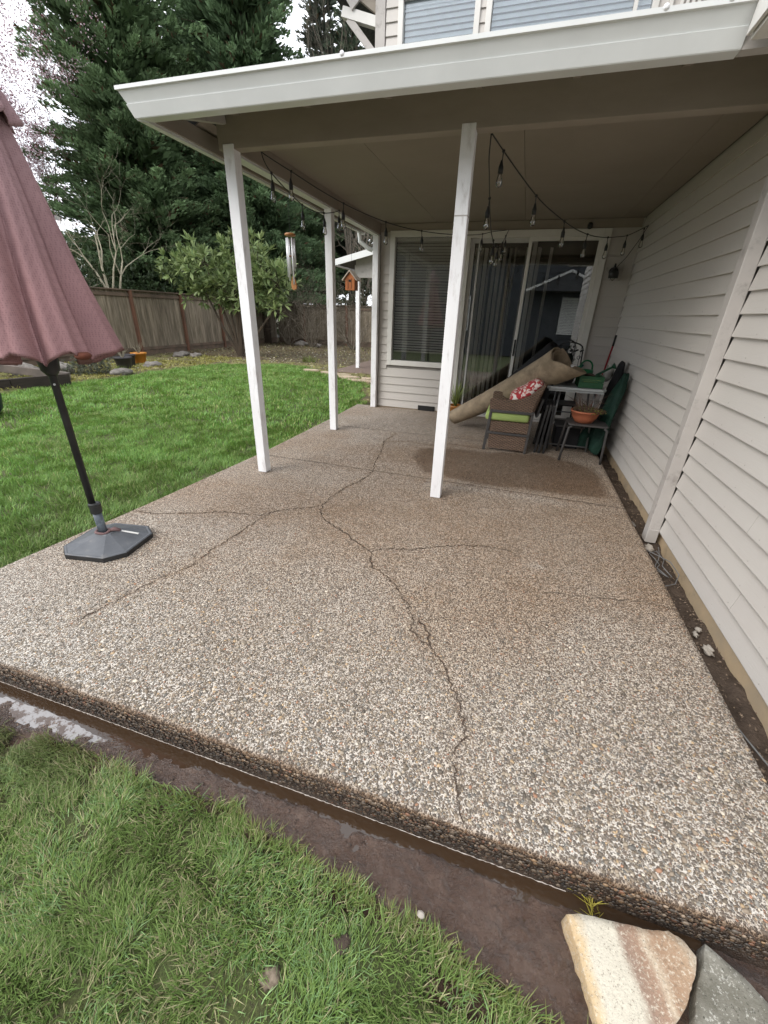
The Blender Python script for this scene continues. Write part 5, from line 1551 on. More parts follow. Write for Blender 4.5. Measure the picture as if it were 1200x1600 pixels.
ch = thing('wicker_armchair', (0, 5.3, .004), 'brown wicker armchair with lime seat cushion under the leaning rug', 'armchair')
cy0, cy1 = 5.03, 5.60
for yy in (cy0, cy1 - .04):
    # arm panel rising to the back on the right
    top_ = [(-.255, .61), (-.235, .625), (-.05, .615), (.08, .63), (.18, .68), (.26, .76), (.31, .81), (.335, .80)]
    poly = [(-.25, yy, .485)] + [(a, yy, z_) for a, z_ in top_] + [(.29, yy, .70), (.255, yy, .60), (.235, yy, .485)]
    MB().extr(poly, (0, .035, 0)).build('arm_panel', m_wick, ch, bevel=.008)
    MB().extr([(-.205, yy, .035), (-.215, yy, .20), (-.215, yy, .215), (.218, yy, .205), (.215, yy, .03)], (0, .03, 0)).build('side_panel', m_wick, ch)
    MB().extr([(-.212, yy + .005, .245), (-.21, yy + .005, .36), (.222, yy + .005, .36), (.22, yy + .005, .235)], (0, .03, 0)).build('side_panel', m_wick, ch)
    MB().bar((-.255, yy + .012, .0), (-.225, yy + .012, .485), .028, .034, up=(1, 0, 0)).build('leg', m_charc, ch, bevel=.003)
    MB().bar((.228, yy + .012, .0), (.245, yy + .012, .50), .028, .026, up=(1, 0, 0)).build('leg', m_charc, ch, bevel=.003)
    MB().bar((-.235, yy - .002, .480), (.245, yy - .002, .480), .02, .03).build('stretcher', m_charc, ch, bevel=.003)
    MB().bar((-.235, yy - .002, .222), (.235, yy - .002, .218), .02, .026).build('stretcher', m_charc, ch, bevel=.003)
MB().extr([(.20, cy0 + .04, .36), (.225, cy0 + .04, .36), (.335, cy0 + .04, .80), (.31, cy0 + .04, .82)], (0, .49, 0)).build('backrest', m_wick, ch, bevel=.006)
MB().box((-.235, cy0 + .036, .24), (.20, cy1 - .045, .355)).build('seat_frame', m_wick, ch)
MB().box((-.285, cy0 + .004, .365), (.215, cy1 - .03, .468)).build('seat_cushion', m_green, ch, smooth=True, bevel=.028)
# two patterned pillows
def floral():
    m, nt, b = newmat("red_white_floral_fabric")
    v = coords(nt, (1, 1, 1), False)
    n_ = noise(nt, v, 13, 2, .5, 1.8)
    c = ramp(nt, n_, [(0.50, (.42, .035, .04)), (.525, (.78, .70, .64))])
    c = mixc(nt, rfac(nt, noise(nt, v, 6, 2), .60, .64), c, (.55, .12, .10))
    nt.links.new(c, b.inputs['Base Color']); b.inputs['Roughness'].default_value = .85
    return m
m_flor = floral()
def pillow(c, ax_, ay_, az_, label, mat):
    vs, fs = ico(3); mb = MB(); P_ = []
    ax_, ay_, az_ = Vector(ax_), Vector(ay_), Vector(az_)
    for v in vs:
        sx = math.copysign(abs(v[0]) ** .55, v[0]); sy = math.copysign(abs(v[1]) ** .55, v[1]); sz = v[2] * (1 - .35 * max(abs(v[0]), abs(v[1])) ** 3)
        P_.append(Vector(c) + ax_ * sx + ay_ * sy + az_ * sz)
    mb.add(P_, fs); o = mb.build('pillow', mat, smooth=True, base=c)
    return tag(o, label, 'pillow', 'red floral pillows')
pillow((.10, 5.25, .675), (.14, .0, .075), (0, .17, .02), (-.03, 0, .06), 'red and white floral pillow lying lower on the wicker armchair', m_flor)
pillow((.215, 5.28, .75), (.09, 0, .06), (0, .17, 0), (-.045, 0, .06), 'red floral pillow wedged at the top of the armchair back', m_flor)

# stacked black folding chairs
for k, (x0, lean_) in enumerate(((.345, .05), (.395, .035), (.45, .02))):
    fc = thing('folded_chair', (x0, 5.3, .004), ['folded black chair next to the wicker armchair', 'folded black chair in the middle of the leaning row', 'folded black chair nearest the grey table'][k], 'folding chair', 'folded black chairs leaning in a row')
    for yy in (5.16, 5.55):
        MB().bar((x0, yy, .0), (x0 + lean_, yy, .56), .03, .026).build('leg', m_black, fc, bevel=.003)
    MB().bar((x0 + .01, 5.18, .08), (x0 + .01, 5.54, .08), .018, .018).build('crossbar', m_charc, fc)
    MB().obox((x0 + lean_ * .6, 5.355, .28), (.008, 0, 0), (0, .18, 0), (lean_ * .36, 0, .17)).build('seat', m_blackf, fc, bevel=.004)
    MB().bar((x0 + lean_, 5.16, .56), (x0 + lean_, 5.55, .56), .022, .022).build('top_rail', m_charc, fc)
bg_ = thing('dark_cushion_stack', (.36, 5.5, .55), 'dark grey cushion standing behind the armchair back', 'cushion')
MB().obox((.37, 5.50, .66), (.035, 0, 0), (0, .16, 0), (.03, 0, .14)).build('cushion', m_blackf, bg_, bevel=.03, smooth=True)
MB().obox((.32, 5.40, .50), (.02, 0, 0), (0, .12, 0), (.02, 0, .11)).build('cushion', m_steel, bg_, bevel=.02, smooth=True)

# folding table
m_ttop = M("grey_plastic_tabletop", (0.42, 0.44, 0.44), (0.36, 0.38, 0.38), 4, rough=.45, bs=.08)
tb = thing('folding_table', (.72, 5.6, .004), 'grey plastic folding table holding the watering cans', 'table')
MB().prism([(.40, 5.30), (.96, 5.30), (1.0, 5.34), (1.0, 5.93), (.96, 5.97), (.40, 5.97), (.36, 5.93), (.36, 5.34)], .735, .765).build('tabletop', m_ttop, tb, bevel=.008)
MB().box((.385, 5.32, .715), (.975, 5.95, .7345)).build('apron', m_ttop, tb)
for yy in (5.42, 5.88):
    for x0, x1 in ((.52, .50), (.90, .96)):
        MB().tube([(x0, yy, .715), (x1, yy, .0)], .0125, 8).build('leg', m_steel, tb, smooth=True)
    MB().tube([(.505, yy, .06), (.955, yy, .06)], .009, 6).build('stretcher', m_steel, tb)
    MB().tube([(.51, yy, .38), (.93, yy, .38)], .009, 6).build('stretcher', m_steel, tb)
# stool / side table with the bowl
sx0, sx1, sy0, sy1 = .64, 1.05, 4.97, 5.33
stl = thing('side_table', (.85, 5.15, .004), 'small dark metal side table carrying the terracotta bowl', 'side table')
MB().prism([(sx0 + .02, sy0), (sx1 - .02, sy0), (sx1, sy0 + .02), (sx1, sy1 - .02), (sx1 - .02, sy1), (sx0 + .02, sy1), (sx0, sy1 - .02), (sx0, sy0 + .02)], .405, .425).build('tabletop', m_charc, stl, bevel=.004)
for x_, y_, ox, oy in ((sx0 + .01, sy0 + .01, -.035, -.02), (sx1 - .01, sy0 + .01, .015, -.02), (sx0 + .01, sy1 - .01, -.035, .02), (sx1 - .01, sy1 - .01, .015, .02)):
    MB().tube([(x_ + .03 * (1 if x_ < .8 else -1), y_, .398), (x_, y_, .38), (x_ + ox * .5, y_ + oy * .5, .2), (x_ + ox, y_ + oy, .0)], .0135, 8).build('leg', m_charc, stl, smooth=True)
bx, by, bz = .80, 5.12, .425
bw = thing('planter_bowl', (bx, by, bz), 'terracotta bowl of dried plants on the small dark side table', 'planter')
MB().lathe((bx, by, bz), [(.075, .0), (.09, .004), (.13, .06), (.148, .115), (.157, .117), (.157, .135), (.143, .135), (.135, .11), (.0, .108)], 28, cap=False).build('bowl', m_terra, bw, smooth=True)
MB().lathe((bx, by, bz), [(.001, .112), (.138, .114)], 20).build('soil', m_soil, bw)
r_ = np.random.default_rng(131); mb = MB()
for k in range(70):
    a = r_.random() * 6.28; q = r_.random() ** .5 * .12; hgt = r_.uniform(.05, .20) * (1.6 if k < 8 else 1)
    x, y = bx + q * math.cos(a), by + q * math.sin(a); o1 = r_.normal(0, .035, 2) + .05 * np.array([math.cos(a), math.sin(a)]) * r_.random()
    mb.tube([(x, y, bz + .11), (x + o1[0] * .5, y + o1[1] * .5, bz + .11 + hgt * .6), (x + o1[0] * 1.4, y + o1[1] * 1.4, bz + .11 + hgt * r_.uniform(.6, 1))], [.003, .002, .001], 3, cap=False)
tag(mb.build('dry_stems', M("dry_stem", (.16, .10, .07), (.09, .055, .04), 20, rough=.9), bw), kind='stuff')
n = 700; a = r_.random(n) * 6.28; q = r_.random(n) ** .5 * .17
C = np.stack([bx + q * np.cos(a) + .04 * (q > .12), by + q * np.sin(a) * .9, bz + .12 + r_.random(n) * .06 * (1.3 - q / .17) + .0], 1)
cols = np.where(r_.random((n, 1)) < .35, np.array([[.22, .25, .06]]), np.array([[.17, .10, .07]])) * r_.uniform(.5, 1.3, (n, 1))
V, F, cc = leaf_quads(C, unit(r_.normal(0, 1, (n, 3))), unit(r_.normal(0, 1, (n, 3))), np.full(n, .032), np.full(n, .011), cols)
tag(fast_mesh('dry_leaves', V, F, m_leaf, cc, bw), kind='stuff')

# green crate with worn lettering
m_crate = M("green_painted_crate", (0.022, 0.095, 0.038), (0.016, 0.07, 0.03), 5, (1, 1, 5), rough=.6, bs=.2)
m_yel = M("faded_yellow_print", (0.20, 0.21, 0.06), (0.06, 0.15, 0.05), 60, rough=.7, lo=.4, hi=.6)
ct = thing('green_crate', (.82, 5.40, .765), 'green slatted crate with faded yellow print on the folding table', 'crate')
x0, x1, y0, y1, z0 = .69, .95, 5.33, 5.53, .767
for yy in (y0, y1 - .012):
    for k in range(2):
        MB().box((x0, yy, z0 + .005 + k * .066), (x1, yy + .012, z0 + .067 + k * .066)).build('slat', m_crate, ct, bevel=.002)
for xx in (x0 + .012, x1 - .024):
    MB().box((xx, y0 + .0125, z0 + .005), (xx + .012, y1 - .0125, z0 + .137)).build('end_board', m_crate, ct, bevel=.002)
MB().box((x0 + .001, y0 + .0125, z0 + .001), (x1 - .001, y1 - .0125, z0 + .0048)).build('bottom_board', m_crate, ct)
for k, (q0, q1) in enumerate(((.03, .22), (.05, .19))):
    mb = MB(); xx = x0 + q0
    while xx < x0 + q1:
        w_ = random.uniform(.003, .007); mb.box((xx, y0 - .0006, z0 + .090 - k * .020), (xx + w_, y0 - .0002, z0 + .097 - k * .020)); xx += w_ + .003
    tag(mb.build('faded_print', m_yel, ct), kind='stuff')
MB().blob((.80, 5.42, z0 + .135), (.06, .04, .02), 9, .4, 2).build('dry_debris', m_soil, ct)
m_gplas = M("green_plastic", (0.010, 0.15, 0.055), (0.008, 0.12, 0.045), 4, rough=.35, bs=0)
m_dgplas = M("dark_green_plastic", (0.012, 0.075, 0.035), (0.008, 0.055, 0.028), 4, rough=.4, bs=0)
m_teal = M("teal_plastic", (0.012, 0.14, 0.13), (0.01, 0.11, 0.10), 4, rough=.4, bs=0)
# green watering can with long spout and rose
wx_, wy_, wz_ = .775, 5.66, .767
wcn = thing('watering_can', (wx_, wy_, wz_), 'green watering can with arched handle and long spout behind the crate', 'watering can', 'watering cans on the folding table')
MB().lathe((wx_, wy_, wz_), [(.085, 0), (.09, .01), (.088, .16), (.083, .175), (.02, .18)], 22).build('body', m_gplas, wcn, smooth=True)
MB().tube([(wx_ - .07, wy_, wz_ + .17)] + [(wx_ - .07 * math.cos(a), wy_, wz_ + .19 + .085 * math.sin(a)) for a in [i * math.pi / 8 for i in range(1, 8)]] + [(wx_ + .07, wy_, wz_ + .17)], .010, 8).build('handle', m_gplas, wcn, smooth=True)
sp1 = Vector((wx_ + .255, wy_ - .12, wz_ + .225))
MB().tube([(wx_ + .07, wy_ - .04, wz_ + .05), (wx_ + .13, wy_ - .07, wz_ + .13), tuple(sp1)], [.018, .015, .013], 10).build('spout', m_dgplas, wcn, smooth=True)
MB().lathe(tuple(sp1), [(.013, 0), (.036, .03), (.038, .036)], 16, (.7, -.25, .42)).build('rose', m_dgplas, wcn, smooth=True)
# teal can in a grey tub behind
tbn = thing('grey_tub', (.60, 5.72, .767), 'dark grey plastic tub behind the rug end on the folding table', 'tub')
MB().lathe((.60, 5.74, .767), [(.07, 0), (.085, .11), (.094, .113), (.094, .125), (.08, .125), (.07, .02)], 20, cap=False).build('bowl', m_steel, tbn, smooth=True)
tcn = thing('watering_can', (.62, 5.74, .89), 'teal watering can lying in the grey tub', 'watering can', 'watering cans on the folding table')
MB().blob((.60, 5.74, .92), (.085, .06, .055), 4, .1, 3).build('body', m_teal, tcn, smooth=True)
MB().tube([(.65, 5.72, .92), (.71, 5.69, .96), (.735, 5.68, .99)], [.03, .018, .02], 8).build('spout', m_teal, tcn, smooth=True)
fn = MB(); fn.lathe((.625, 5.60, .88), [(.004, 0), (.035, .085), (.036, .11), (.02, .115)], 14)
tag(fn.build('white_funnel', m_post, smooth=True, base=(.625, 5.6, .88)), 'white pointed plastic funnel standing in the tub at the door frame', 'funnel')
# clear plastic bag behind the rose
m_bagp = M("cloudy_plastic_bag", (0.42, 0.41, 0.38), (0.30, 0.29, 0.27), 14, rough=.35, bs=.6, bscale=22, bdist=.02)
o = MB().add([(.96, 5.78, .77), (1.10, 5.72, .77), (1.13, 5.80, .80), (1.0, 5.9, .77), (.98, 5.76, .95), (1.09, 5.70, 1.0), (1.14, 5.78, 1.13), (1.02, 5.86, 1.0)],
             [(3, 2, 1, 0), (4, 5, 6, 7), (0, 1, 5, 4), (1, 2, 6, 5), (2, 3, 7, 6), (3, 0, 4, 7)]).build('plastic_bag', m_bagp, base=(1.05, 5.8, .77), smooth=True, sub=2)
tag(o, 'cloudy plastic bag standing behind the watering can spout', 'bag')
# broom in the corner
br_ = thing('broom', (1.13, 6.7, 0.004), 'red handled broom leaning in the wall corner', 'broom')
m_red = M("red_handle", (0.32, 0.02, 0.03), rough=.35, bs=0)
MB().tube([(1.06, 6.55, .10), (1.195, 6.74, 1.16)], .012, 8).build('handle', m_red, br_, smooth=True)
MB().tube([(1.195, 6.74, 1.16), (1.207, 6.757, 1.30)], .014, 8).build('grip', m_black, br_, smooth=True)
MB().bar((.93, 6.55, .08), (1.18, 6.55, .08), .05, .07).build('head', m_black, br_)
# wrought iron chair with leaf pattern behind the rug
ic = thing('iron_chair', (.62, 6.35, .004), 'black wrought iron chair with curled leaf back behind the rug', 'chair')
X0, X1, Y_ = .44, .82, 6.40
for x_ in (X0, X1):
    MB().tube([(x_, Y_, 0), (x_, Y_, .6), (x_ + (.03 if x_ < .6 else -.03), Y_ + .04, 1.12)], .009, 6).build('leg', m_iron, ic)
    MB().tube([(x_, Y_ - .38, 0), (x_, Y_ - .36, .43)], .009, 6).build('leg', m_iron, ic)
MB().box((X0 - .01, Y_ - .38, .43), (X1 + .01, Y_ + .01, .445)).build('seat', m_iron, ic)
MB().tube([(X0 + .03, Y_ + .04, 1.12)] + [(.63 - .16 * math.cos(a), Y_ + .04, 1.12 + .08 * math.sin(a)) for a in [i * math.pi / 8 for i in range(1, 8)]] + [(X1 - .03, Y_ + .04, 1.12)], .009, 6).build('top_rail', m_iron, ic)
sc = MB()
for k in range(5):
    cx_ = .50 + k * .065; 
    pts = [(cx_ + .028 * math.cos(a) * (1 - a / 14), Y_ + .035, .98 + .03 * k % .09 + .028 * math.sin(a) * (1 - a / 14)) for a in [i * .7 for i in range(12)]]
    sc.tube(pts, .004, 4, cap=False); sc.tube([(cx_, Y_ + .03, .62), (cx_ + .01, Y_ + .04, 1.15)], .004, 4, cap=False)
    sc.obox((cx_ + .02, Y_ + .036, 1.10), (.022, 0, .012), (0, .002, 0), (-.006, 0, .009))
tag(sc.build('scrollwork', m_iron, ic), kind='stuff')

# dark green and black bags leaning on the wall
m_gbag = M("dark_green_canvas", (0.010, 0.046, 0.029), (0.007, 0.030, 0.020), 5, rough=.75, bs=.7, bscale=9, bdist=.04)
def slumped(name, pts, rad, mat, seed, sq=.6):
    P_ = [Vector(p) for p in pts]; VV = []; n_ = 20; fine = []
    for i in range(len(P_) - 1):
        for k in range(5): fine.append((P_[i].lerp(P_[i + 1], k / 5), rad[i] + (rad[i + 1] - rad[i]) * k / 5))
    fine.append((P_[-1], rad[-1]))
    r = np.random.default_rng(seed); phs = r.uniform(0, 6.28, 6)
    mb = MB()
    for i, (c, R) in enumerate(fine):
        for k in range(n_):
            a = 2 * math.pi * k / n_
            q = R * (1 + .13 * math.sin(3 * a + phs[0] + i * .25) + .07 * math.sin(5 * a + phs[1] - i * .4))
            VV.append((c.x + q * sq * math.cos(a), c.y + q * math.sin(a), c.z + .02 * math.sin(2 * a + phs[2])))
    N_ = len(fine)
    mb.add(VV, [(i * n_ + k, i * n_ + (k + 1) % n_, (i + 1) * n_ + (k + 1) % n_, (i + 1) * n_ + k) for i in range(N_ - 1) for k in range(n_)] + [tuple(range(n_ - 1, -1, -1)), tuple((N_ - 1) * n_ + k for k in range(n_))])
    return mb.build(name, mat, smooth=True, base=pts[0], sub=1)
o = slumped('storage_bag', [(1.02, 5.33, .03), (1.05, 5.33, .25), (1.08, 5.34, .5), (1.13, 5.36, .75), (1.165, 5.38, .95)], [.11, .13, .14, .13, .05], m_gbag, 1, .52)
tag(o, 'tall dark green canvas bag leaning on the siding beside the bowl', 'bag', 'bags leaning on the right wall')
o = slumped('storage_bag', [(.93, 5.55, .03), (.96, 5.53, .2), (.98, 5.52, .34)], [.12, .15, .06], m_gbag, 2, .7)
tag(o, 'low green bag slumped on the slab under the folding table', 'bag', 'bags leaning on the right wall')
o = slumped('storage_bag', [(1.09, 5.72, .05), (1.10, 5.72, .4), (1.13, 5.72, .75), (1.165, 5.73, 1.05)], [.13, .15, .14, .07], m_blackf, 3, .5)
tag(o, 'black bag standing behind the green one in the wall corner', 'bag', 'bags leaning on the right wall')
o = MB().obox((.995, 5.215, .66), (.006, -.002, .0), (0, .001, 0), (.022, .004, .05)).build('bag_label', m_frame, base=(1.0, 5.22, .66))
bpy.data.objects.remove(o)
bx2 = thing('dark_box', (.80, 5.6, .004), 'dark storage box in the shade under the folding table', 'box')
MB().box((.57, 5.50, .004), (.86, 5.86, .26)).build('box_body', m_blackf, bx2, bevel=.01)
MB().box((.56, 5.49, .262), (.87, 5.87, .29)).build('lid', m_charc, bx2, bevel=.008)

# spiky plant in orange pot behind the second post
px_, py_ = -.86, 6.62
pp = thing('potted_plant', (px_, py_, .004), 'spiky light green plant in an orange pot behind the second post', 'potted plant')
m_opot = M("orange_glazed_pot", (0.42, 0.17, 0.03), (0.34, 0.13, 0.025), 4, rough=.35, bs=.05)
MB().lathe((px_, py_, .004), [(.075, 0), (.10, .16), (.112, .165), (.112, .20), (.10, .20), (.09, .17), (.0, .165)], 24, cap=False).build('pot', m_opot, pp, smooth=True)
MB().lathe((px_, py_, .004), [(.001, .172), (.092, .173)], 18).build('soil', m_soil, pp)
r_ = np.random.default_rng(141)
for k in range(46):
    a = r_.random() * 6.28; L = r_.uniform(.28, .52); ln = r_.uniform(.1, .75)
    d_ = np.array([math.cos(a), math.sin(a)]); mb = MB(); vs = []
    for i in range(6):
        t = i / 5; w_ = .009 * (1 - t ** 2) + .0008
        off = L * (ln * t + ln * .5 * t * t); zz = .18 + L * (t - ln * .55 * t * t)
        for s_ in (-1, 1): vs.append((px_ + d_[0] * off - d_[1] * w_ * s_, py_ + d_[1] * off + d_[0] * w_ * s_, zz))
    mb.add(vs, [(2 * i, 2 * i + 1, 2 * i + 3, 2 * i + 2) for i in range(5)])
    mb.build('leaf', m_spk1 if 'm_spk1' in globals() and k % 3 else globals().setdefault('m_spk1', M("spiky_leaf", (.30, .34, .10), (.16, .22, .06), 8, rough=.5, bs=0)), pp)

# ------------------------------------------------------------------ stones by the trench
def flag_stone(name, poly, ztop, zbot, mat, label, seed, tilt=(0, 0)):
    r = random.Random(seed); pts = []
    for i in range(len(poly)):
        a = poly[i]; b_ = poly[(i + 1) % len(poly)]
        n_ = max(2, int(math.hypot(b_[0] - a[0], b_[1] - a[1]) / .012))
        for k in range(n_):
            j = .0018 if k else .0004
            pts.append((a[0] + (b_[0] - a[0]) * k / n_ + r.uniform(-j, j), a[1] + (b_[1] - a[1]) * k / n_ + r.uniform(-j, j)))
    cx_ = sum(p[0] for p in pts) / len(pts); cy_ = sum(p[1] for p in pts) / len(pts); n_ = len(pts)
    vs = []; fs = []
    levels = [(1.03, zbot), (1.02, (ztop + zbot) / 2), (1.0, ztop - .003), (.993, ztop), (.8, ztop + .001), (.5, ztop), (.2, ztop + .001)]
    for s_, z_ in levels:
        for x_, y_ in pts:
            X, Y = cx_ + (x_ - cx_) * s_, cy_ + (y_ - cy_) * s_
            rz_ = (float(vnoise(X, Y, seed, 14, 4)) - .5) * .012 * (z_ > zbot + .02)
            jx_ = (float(vnoise(X + z_ * 5, Y, seed + 3, 25, 2)) - .5) * .01 * (s_ > 1.005)
            vs.append((X + jx_, Y + jx_, z_ + rz_ + tilt[0] * (X - cx_) + tilt[1] * (Y - cy_)))
    for l in range(len(levels) - 1):
        for k in range(n_): fs.append((l * n_ + k, l * n_ + (k + 1) % n_, (l + 1) * n_ + (k + 1) % n_, (l + 1) * n_ + k))
    fs.append(tuple(range(n_ - 1, -1, -1))); fs.append(tuple((len(levels) - 1) * n_ + k for k in range(n_)))
    o = MB().add(vs, fs).build(name, mat, smooth=True, base=(cx_, cy_, zbot))
    return tag(o, label, 'stone')
def sandstone():
    m, nt, b = newmat("banded_sandstone")
    v = coords(nt, (1, 1, 1), False)
    mp = N(nt, "ShaderNodeMapping"); mp.inputs['Rotation'].default_value = (0, 0, math.radians(-16)); nt.links.new(v, mp.inputs['Vector'])
    sp = N(nt, "ShaderNodeSeparateXYZ"); nt.links.new(mp.outputs[0], sp.inputs[0])
    x = math_(nt, 'ADD', sp.outputs[0], math_(nt, 'MULTIPLY', math_(nt, 'SUBTRACT', noise(nt, v, 9, 5), .5), .07))
    f = rfac(nt, x, -.15, .17)
    c = ramp(nt, f, [(.0, (.50, .34, .18)), (.10, (.56, .42, .25)), (.17, (.58, .53, .43)), (.42, (.56, .51, .41)), (.49, (.27, .18, .13)), (.62, (.33, .21, .14)), (.68, (.50, .40, .29)), (.74, (.33, .21, .13)), (.9, (.40, .27, .17)), (1, (.55, .45, .33))])
    c = mixc(nt, rfac(nt, noise(nt, v, 110, 4, .8), .52, .66, 0, .8), c, (.68, .62, .50))
    c = mixc(nt, rfac(nt, noise(nt, v, 160, 4, .8), .55, .66, 0, .85), c, (.17, .13, .09))
    nt.links.new(c, b.inputs['Base Color']); b.inputs['Roughness'].default_value = .85
    bump(nt, b, noise(nt, v, 60, 7, .7), .7, .008)
    return m
flag_stone('flagstone', [(.372, .686), (.405, .699), (.498, .712), (.60, .726), (.640, .738), (.676, .728), (.698, .704), (.682, .663), (.645, .60), (.601, .545), (.56, .49), (.47, .45), (.425, .50), (.412, .545), (.395, .62)], -.040, -.13, sandstone(), 'cream and brown banded flagstone in the mud at the slab corner', 151)
m_gst, nt, b = newmat("speckled_grey_stone")
v = coords(nt, (1, 1, 1), False)
c = ramp(nt, noise(nt, v, 12, 6, .7), [(.3, (.13, .12, .09)), (.55, (.22, .205, .165)), (.75, (.36, .34, .29))])
c = mixc(nt, rfac(nt, noise(nt, v, 80, 4, .8), .56, .64), c, (.50, .48, .42))
c = mixc(nt, rfac(nt, noise(nt, v, 90, 3, .8), .60, .68), c, (.07, .065, .05))
nt.links.new(c, b.inputs['Base Color']); b.inputs['Roughness'].default_value = .9
bump(nt, b, noise(nt, v, 70, 7, .75), .8, .01)
flag_stone('flagstone', [(.730, .742), (.765, .722), (.815, .69), (.862, .65), (.90, .60), (.88, .52), (.78, .46), (.66, .50), (.655, .575), (.675, .63), (.708, .69)], -.045, -.14, m_gst, 'grey speckled flagstone at the lower right frame corner', 152)
# rocks in the strip and beds
def rock(c, r3, label, seed, mat=m_rock, jit=.3, group=None):
    o = MB().blob(c, r3, seed, jit, 3).build('rock', mat, smooth=True, base=c)
    return tag(o, label, 'rock', group)
m_chunk = M("mortar_chunk", (0.42, 0.38, 0.33), (0.30, 0.26, 0.22), 20, rough=.9, bs=.6, bscale=60)
rock((1.19, 2.08, -.08), (.022, .04, .018), 'largest pale mortar lump in the soil strip by the foundation', 161, m_chunk, .4)
rock((1.17, 2.20, -.08), (.012, .022, .012), 'small pale lump just beyond the largest mortar lump', 162, m_chunk, .4)
rock((1.20, 2.25, -.08), (.016, .018, .01), 'small flat pale chip near the foundation wall', 163, m_chunk, .4)
rock((1.165, 3.18, -.075), (.03, .045, .02), 'broken concrete bit at the foot of the wall post', 164, m_chunk, .4)
rock((1.13, 3.60, -.085), (.03, .05, .018), 'grey concrete bit in the strip beyond the wall post', 165, m_rock, .4)
rock((-9.7, 9.5, -.03), (.20, .26, .12), 'grey rock alone on the mossy bed near the lawn edge', 166)
rock((-11.1, 12.2, -.02), (.25, .30, .12), 'flat pale rock against the fence foot, left of its neighbour', 167)
rock((-10.5, 12.2, -.02), (.17, .22, .11), 'smaller pale rock right of the flat one by the fence', 168)
rock((-10.3, 7.35, .05), (.26, .32, .20), 'brown rock lump beside the grey shrub in the bed', 169)
rock((-10.7, 6.9, .03), (.30, .26, .18), 'second brown rock lump partly behind the umbrella hem', 170)
rock((-9.15, 8.0, 0.0), (.16, .30, .10), 'slanted grey slab rock in front of the dark pots', 171, m_rock, .15)
rock((-10.2, 19.2, .02), (.35, .3, .14), 'grey rock at the foot of the leafless shrubs', 172)
rock((-9.3, 18.9, .02), (.28, .25, .12), 'small grey rock right of the other by the shrubs', 173)
for k, (x, y, sx_, sy_) in enumerate([(-4.95, 10.80, .28, .14), (-4.45, 10.62, .30, .16), (-3.95, 10.45, .30, .15), (-4.15, 10.25, .34, .14), (-3.55, 10.25, .28, .15), (-3.75, 9.95, .32, .13), (-5.6, 11.0, .26, .12), (-3.3, 9.85, .25, .14)]):
    poly = [(x + sx_ * math.cos(a) * random.uniform(.8, 1.05), y + sy_ * math.sin(a) * random.uniform(.8, 1.1)) for a in [i * math.pi / 3.5 for i in range(7)]]
    lb = ['pale stepping stone at the left corner of the rear porch', 'thick pale stone in front of the rear porch slab', 'pale stone at the porch edge near the corner post', 'long thin stone laid before the porch stones', 'pale stone right of the porch edge stones', 'front most pale stone by the lawn corner', 'lone flat stone in the bed left of the porch', 'pale stone closest to the house corner'][k]
    flag_stone('edging_stone', poly, -.01 - .008 * (k % 3), -.12, globals().setdefault('m_pst', M("pale_edging_stone", (.52, .42, .31), (.36, .28, .2), 5, rough=.9, bs=.5, bscale=30)), lb, 180 + k)
# loose wires by the wall post
wi = thing('loose_wires', (1.15, 2.85, -.08), 'tangle of grey wires lying by the foot of the wall post', 'wires')
m_wire = M("grey_wire", (0.22, 0.22, 0.22), (0.14, 0.14, 0.14), 8, rough=.5, bs=0)
r = random.Random(4)
for k in range(4):
    pts = [(1.11 + .10 * r.random(), 3.12 - i * .075 + r.uniform(-.02, .02), -.055 + r.uniform(-.01, .03)) for i in range(6)]
    if k == 0: pts = [(1.10, 3.1, -.05), (1.15, 3.0, -.03), (1.21, 2.88, -.01), (1.225, 2.74, -.02), (1.19, 2.66, -.05), (1.13, 2.63, -.06), (1.10, 2.60, -.06)]
    MB().tube(pts, .0032, 5).build('wire', m_wire, wi, smooth=True)
cbl = MB().tube([(1.093, 1.66, -.055), (1.14, 1.50, -.06), (1.19, 1.36, -.07), (1.235, 1.22, -.075)], .0035, 6)
tag(cbl.build('ground_cable', m_wire, base=(1.1, 1.5, -.07), smooth=True), 'thin grey cable crossing the soil strip near the frame edge', 'cable')
# pots, shrub and timber edging in the left bed
def pot(loc, R, H, mat, label, twig=False):
    t = thing('plant_pot', loc, label, 'plant pot', 'pots in the left garden bed')
    x, y, z_ = loc
    MB().lathe(loc, [(R * .72, 0), (R * .95, H * .85), (R * 1.06, H * .87), (R * 1.06, H), (R * .95, H), (R * .9, H * .85), (0, H * .82)], 20, cap=False).build('pot', mat, t, smooth=True)
    MB().lathe(loc, [(.001, H * .86), (R * .92, H * .865)], 14).build('soil', m_soil, t)
    if twig:
        mb = MB(); r = np.random.default_rng(int(abs(x * 100)))
        for k in range(14):
            a = r.random() * 6.28
            mb.tube([(x, y, z_ + H * .85), (x + .1 * math.cos(a), y + .1 * math.sin(a), z_ + H + .12), (x + .22 * math.cos(a), y + .2 * math.sin(a), z_ + H + r.uniform(.1, .4))], [.006, .004, .002], 3, cap=False)
        tag(mb.build('twigs', m_twigp, t), kind='stuff')
m_blkpot = M("dark_plastic_pot", (0.045, 0.04, 0.045), (0.03, 0.028, 0.03), 4, rough=.5, bs=.1)
m_ypot = M("ochre_glazed_pot", (0.50, 0.21, 0.03), (0.42, 0.16, 0.025), 4, rough=.35, bs=.05)
pot((-9.85, 8.75, -.04), .21, .30, m_blkpot, 'larger dark plastic pot with dry twigs right of the umbrella hem', True)
pot((-10.25, 9.30, -.04), .17, .30, m_blkpot, 'smaller dark pot half hidden between the larger one and the ochre pot')
pot((-10.35, 9.75, -.03), .20, .30, m_ypot, 'ochre yellow glazed pot in the bed in front of the fence', True)
